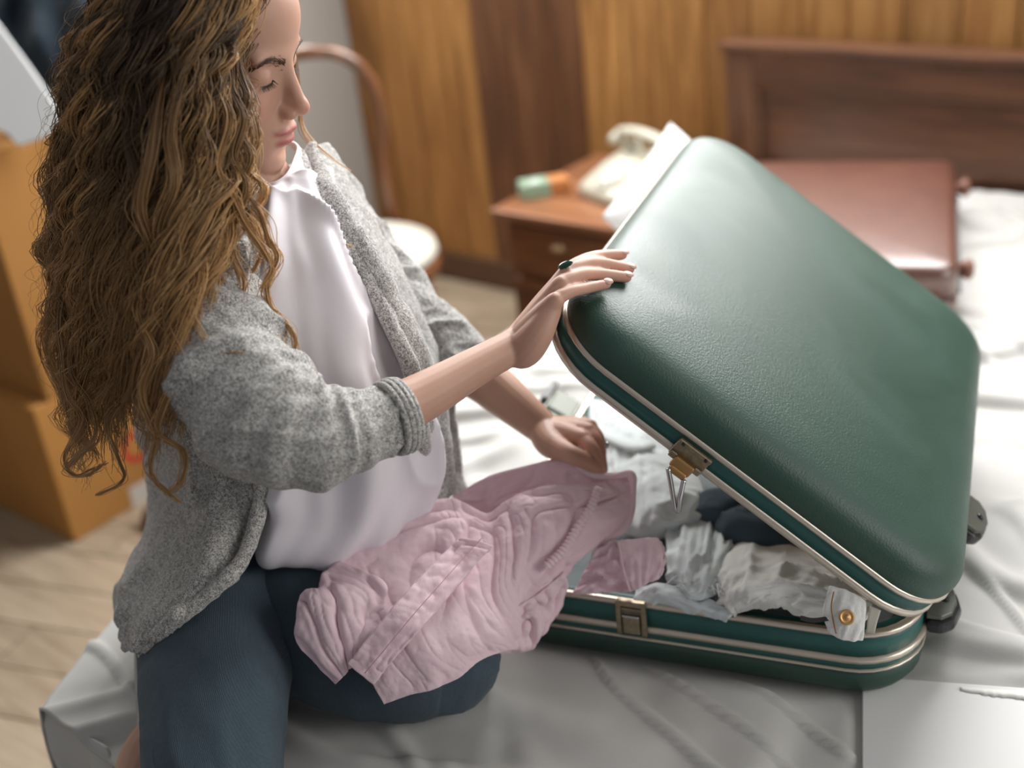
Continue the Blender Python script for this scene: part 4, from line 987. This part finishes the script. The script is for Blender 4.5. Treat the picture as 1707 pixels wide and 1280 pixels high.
# outer locks
for i in range(112):
    a = (i+hrg.random())/112; b = hrg.uniform(.82, 1.08)
    y1 = lerp(a, [0, .15, .4, .6, .8, 1], [730, 735, 665, 655, 690, 560])+hrg.normal(0, 38)
    tone = np.clip(lerp(a, [0, .16, .34, .5, .68, .85, 1], [.50, .42, .04, .12, .34, .5, .66])+hrg.normal(0, .24), 0, 1)
    clump(S, a, b, hrg.uniform(-115, -60), y1, 18, hrg.uniform(5, 10), hrg.uniform(9, 18), hrg.uniform(105, 170), tone, 48)
hair = S.build('hair', root); hair['kind'] = 'stuff'
# explicit locks: guide polylines (px, py, depth), strands, spread px, tone
S = Strands()
locks = [
 ([(400, 40, 1.21), (396, 110, 1.195), (412, 165, 1.185), (398, 215, 1.18), (420, 262, 1.175), (404, 310, 1.17), (432, 352, 1.16), (446, 398, 1.155), (462, 430, 1.15), (446, 470, 1.15), (452, 512, 1.15), (486, 550, 1.15), (493, 578, 1.15), (478, 600, 1.15)], 30, 5, .82),
 ([(388, 60, 1.20), (380, 140, 1.18), (402, 200, 1.172), (388, 262, 1.17), (412, 312, 1.165), (392, 366, 1.155), (384, 420, 1.145), (404, 470, 1.14), (398, 516, 1.14), (426, 545, 1.135), (456, 562, 1.135), (462, 588, 1.135)], 26, 5, .70),
 ([(372, 40, 1.19), (358, 130, 1.17), (380, 200, 1.16), (362, 280, 1.155), (392, 340, 1.15), (412, 380, 1.145), (440, 420, 1.14), (452, 450, 1.14), (434, 480, 1.14)], 26, 6, .76),
 ([(408, 150, 1.20), (418, 190, 1.19), (428, 235, 1.185), (416, 282, 1.18), (440, 315, 1.175), (424, 360, 1.17), (438, 410, 1.16), (420, 455, 1.155)], 22, 5, .88),
 ([(330, 30, 1.175), (300, 140, 1.15), (282, 230, 1.14), (292, 310, 1.13), (266, 392, 1.115), (292, 470, 1.105), (278, 548, 1.10), (300, 610, 1.10), (272, 680, 1.11), (264, 722, 1.12), (306, 752, 1.12), (304, 800, 1.13), (276, 824, 1.14)], 34, 6, .80),
 ([(290, 60, 1.17), (262, 180, 1.14), (250, 270, 1.13), (236, 350, 1.12), (258, 430, 1.11), (232, 520, 1.105), (256, 590, 1.10), (238, 660, 1.11), (262, 730, 1.12), (252, 790, 1.13), (300, 838, 1.14)], 28, 6, .62),
 ([(230, 100, 1.17), (210, 220, 1.15), (226, 300, 1.14), (206, 380, 1.13), (224, 470, 1.13), (206, 560, 1.13), (226, 640, 1.14), (180, 700, 1.15), (196, 760, 1.15), (206, 800, 1.16), (160, 826, 1.16)], 16, 5, .35),
 ([(140, 200, 1.21), (112, 320, 1.20), (126, 420, 1.19), (100, 520, 1.18), (104, 600, 1.18), (112, 660, 1.18), (136, 700, 1.18), (108, 760, 1.18), (124, 792, 1.18), (160, 778, 1.18)], 16, 5, .62),
 ([(160, 260, 1.19), (136, 360, 1.18), (150, 460, 1.17), (128, 540, 1.17), (118, 620, 1.17), (150, 672, 1.17), (158, 730, 1.17), (120, 768, 1.17), (112, 782, 1.17), (140, 794, 1.17), (176, 770, 1.17)], 14, 5, .5),
 ([(352, 60, 1.175), (330, 180, 1.15), (352, 260, 1.14), (326, 340, 1.13), (348, 420, 1.115), (318, 500, 1.10), (350, 580, 1.09), (390, 588, 1.085), (450, 584, 1.10)], 8, 3, .75),
 # far side, past the cheek
 ([(488, 60, 1.36), (498, 150, 1.36), (504, 215, 1.355), (532, 262, 1.33), (548, 310, 1.30), (546, 345, 1.27), (540, 372, 1.26), (556, 396, 1.25), (590, 412, 1.25)], 8, 2, .95),
 ([(486, 60, 1.37), (500, 190, 1.37), (520, 232, 1.35), (552, 262, 1.33), (585, 285, 1.32)], 5, 4, .9),
 ([(440, -40, 1.26), (452, 0, 1.245), (430, 30, 1.235), (412, 66, 1.225), (404, 112, 1.215), (420, 150, 1.205)], 34, 5, .30),
 ([(450, -50, 1.26), (466, -10, 1.25), (448, 16, 1.24), (424, 44, 1.232), (410, 90, 1.222)], 30, 6, .22)]
for gl, ns, spr, tone in locks:
    n = 60; gl = [(x_, y_, d_-(0 if d_ > 1.25 and x_ > 470 else .055*(1-float(smooth01((y_-250)/220))))) for x_, y_, d_ in gl]; g = catmull(np.array(gl, float), n); t = np.linspace(0, 1, n)[None]
    o1, o2 = hrg.normal(0, 1, (ns, 1)), hrg.normal(0, 1, (ns, 1)); sh = hrg.normal(0, .012, (ns, 1))
    gi = np.clip((t+sh*t)*(n-1), 0, n-1.001); i0 = gi.astype(int); w_ = gi-i0
    q = g[i0]*(1-w_[..., None])+g[i0+1]*w_[..., None]
    tg = (.7+.8*np.sin(t*7+o1*.4)**2)*(1.15-.55*t)+.25*np.sin(t*40+o2*6)*o1
    px = q[..., 0]+o1*spr*tg; py = q[..., 1]+.4*o2*spr*tg; d = q[..., 2]+o2*spr/1650*tg
    base = C_D*(1-tone)+C_M*tone; tip_ = C_M*(1-tone)+C_G*tone; lt = smooth01(t/.6)[..., None]
    S.add(unproject(px, py, d), .00052*(1-.5*t**3)*np.ones((ns, n)), (base*(1-lt)+tip_*lt)*(.75+.5*hrg.random((ns, 1, 1))))
S.build('hair_locks', hair)['kind'] = 'stuff'
# fine flyaway hairs round the outline
S = Strands(); n = 26
for i in range(230):
    left = hrg.random() < .62
    y0 = hrg.uniform(-60, 620); L_ = hrg.uniform(60, 200); t = np.linspace(0, 1, n)
    a = hrg.uniform(.0, .10) if left else hrg.uniform(.80, 1.0)
    if not left and 60 < y0 < 300: L_ *= .45
    y = y0+L_*t*hrg.uniform(.3, 1.); px, d = hair_pt(np.full(n, a), hrg.uniform(.2, 1.), y)
    out = hrg.uniform(6, 38)*(-1 if left else hrg.choice([-1, .7]))
    px = px+out*np.sin(t*math.pi*hrg.uniform(.4, .95))+4*np.sin(t*hrg.uniform(4, 14)+i)+8*vnoise(np.stack([t*4+i, t*0, t*0], 1), 3)
    S.add(unproject(px, y, d)[None], np.full((1, n), .00017), np.broadcast_to(C_G*.9+.06, (1, n, 3))*hrg.uniform(.6, 1.2))
S.build('flyaway_hair', hair)['kind'] = 'stuff'
# dark scalp under the strands
pts = HV.copy(); nrm = D
mask_ = ((pts[:, 0] < .052-.35*np.maximum(0, -pts[:, 2])) | (pts[:, 2] > .082)) & (pts[:, 2] > -.055)
off = pts+nrm*.006
F = gridf(npz, nt, True); keep = mask_[F].all(1)
used_ = np.unique(F[keep]); idx = -np.ones(len(pts), int); idx[used_] = np.arange(len(used_))
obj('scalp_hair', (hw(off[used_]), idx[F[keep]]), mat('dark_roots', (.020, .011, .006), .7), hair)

# strands that run from the parting over the crown into the side locks
S = Strands(); ns, n = 1500, 22
t = np.linspace(0, 1, n)[None]; sd_ = np.where(hrg.random((ns, 1)) < .6, -1., 1.); x0 = hrg.uniform(-.95, .62, (ns, 1)); cl_ = np.round(x0*26)/26
ph_ = .03+(1.25+.35*hrg.random((ns, 1)))*t
xx = x0*.35+cl_*.65-.40*ph_*(.4+.6*(x0 > -.3))*.6+.035*np.sin(ph_*7+cl_*40)*smooth01(ph_/.8)+.012*hrg.normal(0, 1, (ns, 1))
dv = np.stack([xx, sd_*np.sin(ph_), np.cos(ph_)], -1).reshape(-1, 3); dv /= np.linalg.norm(dv, axis=1)[:, None]
c0_ = A([-.005, 0, .02]); rr_ = np.full(len(dv), .17)
for _ in range(24): rr_ -= .8*head_sdf(c0_+dv*rr_[:, None])
lift = (.008+.007*hrg.random((ns, 1))+.010*smooth01(t/.7)+.004*np.sin(ph_*9+cl_*50)).reshape(-1)
Pc = hw(c0_+dv*(rr_+lift)[:, None]).reshape(ns, n, 3)
tn = np.clip(.30+.30*np.sin(cl_*37)+.15*hrg.normal(0, 1, (ns, 1)), 0, 1)[..., None]
colr = (C_D*(1-tn)+C_M*tn)*(1-.5*t[..., None])+(C_M*(1-tn)+C_G*tn)*(.5*t[..., None])
S.add(Pc, .00055*np.ones((ns, n)), colr*(.75+.5*hrg.random((ns, 1, 1))))
S.build('crown_hair', hair)['kind'] = 'stuff'
# ------------------------------------------------------------------ clothes packed in the suitcase
def cloth(name, label, cat, rows, mode, nr, nc, matl, wr=.005, seed=1, fu=4., fv=8., th=.003, parent=None, fine=.0015):
    G_ = [[(atd if mode == 'd' else atz)(*q) for q in r_] for r_ in rows]
    def dd(u, v, b):
        q = np.stack([u.ravel()*fu+.8*vnoise(np.stack([u.ravel()*3, v.ravel()*3, u.ravel()*0+seed], 1), 2), v.ravel()*fv+.8*u.ravel(), u.ravel()*0+seed*3.7], 1)
        e_ = np.minimum(1, np.minimum(np.minimum(u, 1-u), np.minimum(v, 1-v))*14+.25)
        q2 = q*A([1.7, 2.6, 1])+q[:, [1, 0, 2]]*A([.9, .5, 0])
        return (wr*((1-np.abs(vnoise(q, seed)))**2.6-.3)+.24*wr*((1-np.abs(vnoise(q2, seed+9)))**4-.15)).reshape(u.shape)*e_+fine*fbm(b.reshape(-1, 3)*70, seed+4).reshape(u.shape)
    o = solid(obj(name, patch(G_, nr, nc, dd), matl, parent), th, 0)
    if parent is None: tag(o, label, cat)
    return o
def denim(name, c1, c2, c3, sc=1.):
    M = mat(name, c1, .9, spec=.15, sheen=.1); v = coords(M)
    n1 = noise(M, v, 18*sc, 4, .6, .5); n2 = noise(M, v, 700, 2, .6)
    setc(M, mixc(M, mathn(M, 'MULTIPLY', n2, .6), mixc(M, n1, c1, c2), c3)); bump(M, n2, .4, .0008, bump(M, n1, .2, .008)); return M
m_pale = denim('pale_blue_denim', (.72, .78, .79), (.62, .69, .71), (.80, .84, .84))
m_grey_d = denim('faded_grey_denim', (.74, .74, .71), (.64, .65, .64), (.82, .82, .79))
m_navy_d = denim('dark_blue_denim_packed', (.030, .048, .065), (.045, .070, .090), (.09, .12, .15))
m_slate = denim('slate_cloth', (.16, .19, .20), (.12, .145, .155), (.22, .25, .26))

# folded slate cloth filling the bottom of the case
fill = []
for i in range(6):
    fill.append([sO+sU*(.03+.088*i)+sV*(.03+.115*j)+sW*(.066+.010*math.sin(i*2.1+j*1.3)) for j in range(6)])
fo = obj('folded_blanket', patch(fill, 60, 70, lambda u, v, b: .007*fbm(np.stack([u.ravel()*6, v.ravel()*6, u.ravel()*0], 1), 8).reshape(u.shape)), m_slate)
solid(fo, .03, -1); tag(fo, 'slate grey blanket folded flat in the bottom of the green suitcase', 'blanket')

pj = cloth('jeans', 'pale washed blue jeans bunched at the left end of the green suitcase', 'jeans',
 [[(985, 668, .600), (1010, 672, .612), (1052, 690, .620), (1100, 720, .620), (1155, 758, .612)],
  [(985, 712, .602), (1008, 722, .622), (1052, 735, .630), (1105, 762, .632), (1165, 800, .622)],
  [(990, 760, .602), (1010, 768, .625), (1056, 778, .636), (1112, 800, .640), (1176, 828, .630)],
  [(1005, 815, .602), (1024, 820, .622), (1062, 828, .634), (1118, 838, .638), (1184, 850, .628)],
  [(1030, 868, .600), (1042, 874, .615), (1072, 880, .622), (1124, 876, .622), (1180, 866, .616)],
  [(1046, 886, .592), (1056, 890, .596), (1080, 893, .598), (1126, 886, .600), (1178, 874, .600)]], 'z', 80, 80, m_pale, .008, 5, 5, 6)
obj('waistband', tube(catmull([atz(996, 716, .630), atz(1030, 736, .642), atz(1062, 748, .645), atz(1086, 742, .640)], 30), .0042, 8, True, (0, 0, 1), .009), m_pale, pj)
cloth('leg', None, None, [[(1108, 876, .612), (1158, 862, .618), (1206, 868, .612), (1228, 884, .604)], [(1112, 918, .614), (1160, 912, .626), (1206, 906, .620), (1232, 912, .604)], [(1112, 960, .610), (1158, 964, .624), (1196, 952, .620), (1222, 946, .604)], [(1120, 985, .600), (1160, 1000, .612), (1196, 990, .608), (1218, 975, .600)]], 'z', 50, 50, m_pale, .010, 9, 3, 7, .003, pj)
cloth('leg', None, None, [[(1060, 984, .600), (1096, 972, .610), (1140, 984, .612), (1190, 1004, .608), (1222, 1024, .602)], [(1058, 1000, .598), (1098, 992, .606), (1142, 1004, .608), (1190, 1018, .604), (1216, 1030, .600)], [(1066, 1012, .590), (1104, 1012, .592), (1146, 1020, .592), (1188, 1028, .592), (1212, 1034, .592)]], 'z', 24, 50, m_pale, .004, 10, 3, 5, .003, pj)
# frayed hem threads on the torn leg
fr = []
for i in range(46):
    a_ = atz(1128+hrg.uniform(0, 88), 958+hrg.uniform(0, 30), .620); fr.append(tube(catmull([a_, a_+A([hrg.normal(0, .004), hrg.normal(0, .004), .005]), a_+A([hrg.normal(0, .008), hrg.normal(0, .008)-.004, .002])], 5), .0005, 4, False))
obj('frayed_threads', join(*fr), mat('white_thread', (.75, .76, .75), .9), pj)['kind'] = 'stuff'

dj = obj('trousers', join(sleeve([atz(1166, 846, .612), atz(1190, 852, .622), atz(1225, 858, .624), atz(1262, 868, .616)], [.014, .026, .028, .018], 50, 32, .005, 3, 40), sleeve([atz(1206, 880, .612), atz(1232, 880, .622), atz(1270, 890, .622), atz(1310, 905, .612)], [.016, .027, .029, .02], 50, 32, .004, 8, 40)), m_navy_d)
tag(dj, 'dark blue denim trousers rolled up under the suitcase lid', 'trousers'); dj['kind'] = 'stuff'
del dj['kind']
cloth('scarf', 'small mauve grey scarf crumpled beside the dark trousers', 'scarf', [[(1225, 884, .600), (1260, 888, .610), (1300, 886, .608), (1340, 900, .600)], [(1215, 905, .602), (1262, 906, .612), (1302, 905, .608), (1345, 918, .602)], [(1210, 922, .600), (1262, 924, .602), (1306, 924, .602), (1348, 932, .600)]], 'z', 30, 40, fabric('mauve_grey', (.17, .15, .18), (.12, .11, .13)), .006, 13)

shorts = cloth('denim_shorts', 'faded grey denim shorts hanging over the suitcase front rim', 'shorts',
 [[(1202, 936, .598), (1216, 914, .616), (1262, 904, .622), (1326, 912, .622), (1390, 952, .616), (1436, 986, .608)],
  [(1192, 962, .600), (1206, 948, .630), (1258, 944, .640), (1322, 954, .638), (1384, 980, .630), (1446, 1004, .612)],
  [(1192, 996, .598), (1212, 982, .628), (1254, 978, .640), (1316, 984, .638), (1374, 1000, .630), (1450, 1020, .612)],
  [(1206, 1020, .596), (1222, 1006, .620), (1256, 1000, .630), (1304, 1000, .630), (1350, 1014, .622), (1440, 1034, .608)],
  [(1222, 1026, .590), (1232, 1020, .600), (1258, 1012, .606), (1302, 1004, .614), (1336, 1026, .606), (1400, 1042, .604)]], 'z', 70, 90, m_grey_d, .008, 17, 4, 6)
flap_ = cloth('waistband_flap', None, None, [[(1384, 978, 1.262), (1404, 982, 1.258), (1424, 992, 1.256), (1440, 1002, 1.258)], [(1376, 1004, 1.260), (1402, 1008, 1.252), (1424, 1014, 1.250), (1441, 1020, 1.252)], [(1374, 1030, 1.258), (1400, 1036, 1.250), (1424, 1040, 1.248), (1440, 1044, 1.250)], [(1384, 1052, 1.258), (1398, 1064, 1.252), (1420, 1068, 1.250), (1436, 1066, 1.252)]], 'd', 36, 36, m_grey_d, .002, 21, 3, 4, .004, shorts, .0008)
bc = atd(1411, 1029, 1.2445); bn = unit(-CF*.9+CU*.25)
obj('button', lathe([(.0078, 0), (.0080, .0014), (.0068, .0026), (.0060, .0019), (.0026, .0019), (.0020, .0028), (.0003, .003)], bc, 24, bn), mat('copper_button', (.52, .30, .12), .4, .7), shorts)
sm1 = catmull([atd(1390, 986, 1.2545), atd(1386, 1010, 1.2495), atd(1389, 1034, 1.2475), atd(1394, 1056, 1.2485)], 24); obj('stitching', tube(sm1, .0008, 5), mat('brown_thread', (.28, .15, .08), .8), shorts)
zp = catmull([atd(1336, 1030, 1.262), atd(1356, 1034, 1.258), atd(1386, 1030, 1.254)], 22)
obj('zipper', join(*[box(q, (.0016, .0045, .0022), [unit(zp[-1]-zp[0]), CU, -CF]) for q in zp]+[tube(zp+CU*.0016, .0011, 5)]), mat('dark_zip', (.07, .065, .06), .4, .6), shorts, False)
solid(obj('care_tag', patch([[atd(1450, 1010, 1.258), atd(1468, 1018, 1.256)], [atd(1446, 1034, 1.252), atd(1462, 1038, 1.250)], [atd(1444, 1054, 1.252), atd(1458, 1056, 1.250)]], 10, 6), mat('tag_cotton', (.50, .47, .40), .9), shorts, False), .0012)

# ------------------------------------------------------------------ pink shirt
m_pink = mat('pale_pink_cotton', (.86, .62, .68), .8, spec=.25, sheen=.2)
v = coords(m_pink); n1 = noise(m_pink, v, 12, 5, .65, 1.2); n2 = noise(m_pink, v, 1200, 1, .5)
setc(m_pink, mixc(m_pink, n1, (.95, .775, .825), (.92, .70, .76))); bump(m_pink, n2, .15, .0004, bump(m_pink, n1, .22, .010))
tr = nd(m_pink, 'ShaderNodeBsdfTranslucent'); tr.inputs['Color'].default_value = (.92, .62, .72, 1)
mx = nd(m_pink, 'ShaderNodeMixShader'); mx.inputs[0].default_value = .2
lk(m_pink, bsdf(m_pink).outputs[0], mx.inputs[1]); lk(m_pink, tr.outputs[0], mx.inputs[2]); lk(m_pink, mx.outputs[0], m_pink.node_tree.nodes['Material Output'].inputs[0])
pk = thing('shirt', atd(760, 1000, 1.33), 'pale pink cotton shirt held over the lap and suitcase edge', 'shirt')
def pink(name, rows, nr, nc, wr, seed, fu, fv, par=pk, th=.0016, fine=.0012): return cloth(name, None, None, rows, 'd', nr, nc, m_pink, wr, seed, fu, fv, th, par, fine)
front = pink('front_panel', [
 [(1030, 800, 1.398), (985, 806, 1.388), (905, 812, 1.380), (852, 830, 1.382), (812, 856, 1.384), (770, 836, 1.380), (735, 832, 1.376), (640, 852, 1.372), (570, 884, 1.362), (530, 908, 1.352)],
 [(1052, 822, 1.392), (975, 842, 1.372), (900, 852, 1.362), (852, 866, 1.366), (815, 886, 1.368), (770, 872, 1.362), (728, 874, 1.358), (644, 896, 1.350), (582, 922, 1.340), (542, 934, 1.336)],
 [(1056, 850, 1.388), (960, 884, 1.362), (888, 902, 1.348), (848, 918, 1.346), (812, 934, 1.344), (762, 926, 1.338), (718, 936, 1.332), (652, 952, 1.322), (600, 968, 1.312), (556, 970, 1.306)],
 [(1042, 880, 1.384), (942, 922, 1.358), (876, 956, 1.342), (842, 980, 1.334), (806, 996, 1.320), (762, 996, 1.298), (716, 1008, 1.280), (664, 1020, 1.268), (622, 1040, 1.262), (590, 1062, 1.260)],
 [(1010, 896, 1.386), (930, 952, 1.360), (880, 1000, 1.350), (862, 1032, 1.336), (828, 1058, 1.308), (778, 1066, 1.276), (730, 1076, 1.258), (684, 1090, 1.252), (640, 1108, 1.252), (608, 1116, 1.256)],
 [(985, 912, 1.392), (930, 978, 1.374), (892, 1030, 1.366), (872, 1074, 1.352), (838, 1086, 1.318), (796, 1104, 1.284), (762, 1132, 1.266), (720, 1150, 1.260), (680, 1160, 1.262), (640, 1174, 1.266)]], 170, 240, .0070, 23, 3.2, 10)
back = pink('back_panel', [
 [(730, 846, 1.425), (768, 820, 1.428), (815, 794, 1.430), (880, 776, 1.426), (935, 764, 1.418), (965, 768, 1.410), (1000, 788, 1.408), (1052, 786, 1.412)],
 [(735, 868, 1.420), (780, 850, 1.424), (825, 830, 1.428), (885, 812, 1.424), (940, 800, 1.416), (972, 802, 1.408), (1004, 806, 1.404), (1054, 800, 1.408)],
 [(745, 900, 1.420), (790, 885, 1.424), (835, 870, 1.428), (890, 850, 1.424), (945, 840, 1.416), (978, 838, 1.410), (1010, 836, 1.406), (1050, 828, 1.404)]], 50, 110, .007, 29, 2, 9)
lobe = pink('shirt_tail', [
 [(566, 935, 1.318), (540, 950, 1.312), (533, 965, 1.308), (530, 985, 1.306)],
 [(640, 970, 1.284), (590, 985, 1.272), (540, 988, 1.268), (500, 992, 1.272)],
 [(640, 1010, 1.274), (592, 1030, 1.258), (540, 1036, 1.254), (494, 1034, 1.262)],
 [(632, 1046, 1.272), (590, 1072, 1.256), (545, 1082, 1.252), (497, 1076, 1.262)],
 [(606, 1086, 1.272), (586, 1112, 1.258), (572, 1128, 1.254), (558, 1141, 1.256)]], 70, 60, .009, 37, 3, 4)
plk = pink('button_placket', [
 [(768, 896, 1.329), (744, 918, 1.323), (700, 962, 1.293), (655, 1012, 1.263), (610, 1068, 1.249), (579, 1106, 1.245)],
 [(798, 902, 1.326), (770, 928, 1.317), (722, 980, 1.285), (678, 1030, 1.255), (632, 1086, 1.243), (600, 1124, 1.241)],
 [(822, 910, 1.324), (790, 944, 1.311), (742, 1002, 1.279), (698, 1052, 1.251), (652, 1104, 1.243), (623, 1141, 1.241)]], 20, 110, .0030, 41, 1.2, 12, pk, .003)
obj('placket_stitching', join(tube(catmull([atd(x_, y_, d_-.0105) for x_, y_, d_ in ((804, 896, 1.333), (778, 924, 1.324), (730, 978, 1.288), (686, 1028, 1.260), (640, 1084, 1.248), (608, 1122, 1.246))], 40), .0006, 4)), mat('pink_thread', (.55, .28, .36), .8), plk)
# gathered yoke seam
ys_ = catmull(A3([(998, 812, 1.372), (985, 846, 1.366), (960, 884, 1.356), (938, 918, 1.350), (908, 946, 1.346)]), 90)
yr = .0035+.0022*np.abs(np.sin(np.linspace(0, 70, 90)))
obj('gathered_seam', tube(ys_, yr, 8), m_pink, front)
# collar roll at the hand, and the lower folds over the rim
obj('collar', tube(catmull(A3([(962, 776, 1.400), (995, 792, 1.396), (1022, 794, 1.396), (1050, 790, 1.396), (1056, 812, 1.392), (1054, 850, 1.386), (1036, 884, 1.382), (1000, 902, 1.384)]), 70), .0040+.0012*np.sin(np.linspace(0, 17, 70)), 10), m_pink, pk)
pink('lower_fold', [[(940, 952, 1.362), (905, 984, 1.352), (868, 1008, 1.344), (828, 1026, 1.334)], [(948, 976, 1.366), (915, 1010, 1.354), (884, 1036, 1.346), (838, 1050, 1.336)], [(938, 1000, 1.374), (912, 1040, 1.360), (880, 1070, 1.350), (830, 1074, 1.338)], [(905, 1040, 1.380), (888, 1072, 1.368), (866, 1088, 1.358), (785, 1090, 1.330)]], 50, 50, .011, 43, 2.4, 5)
# sleeve lying in the case, with buttoned cuff
slv = pink('sleeve', [[(1000, 906, 1.385), (1020, 902, 1.380), (1040, 900, 1.372)], [(985, 935, 1.384), (1012, 930, 1.372), (1040, 928, 1.364)], [(970, 962, 1.384), (1006, 958, 1.372), (1044, 958, 1.362)], [(955, 990, 1.386), (1005, 988, 1.372), (1052, 985, 1.364)]], 40, 40, .010, 47, 7, 2)
cuff = pink('cuff', [[(1030, 903, 1.368), (1062, 899, 1.358), (1092, 897, 1.352), (1103, 904, 1.352)], [(1034, 930, 1.360), (1066, 926, 1.350), (1100, 922, 1.344), (1108, 926, 1.346)], [(1040, 960, 1.356), (1070, 954, 1.346), (1098, 946, 1.342), (1106, 946, 1.344)], [(1050, 987, 1.356), (1072, 976, 1.348), (1090, 966, 1.346), (1100, 958, 1.348)]], 36, 36, .0035, 53, 1.2, 7, slv, .003)
obj('cuff_seam', tube(catmull(A3([(1031, 903, 1.364), (1036, 930, 1.356), (1042, 960, 1.352), (1051, 986, 1.352)]), 24), .0011, 6), m_pink, slv)
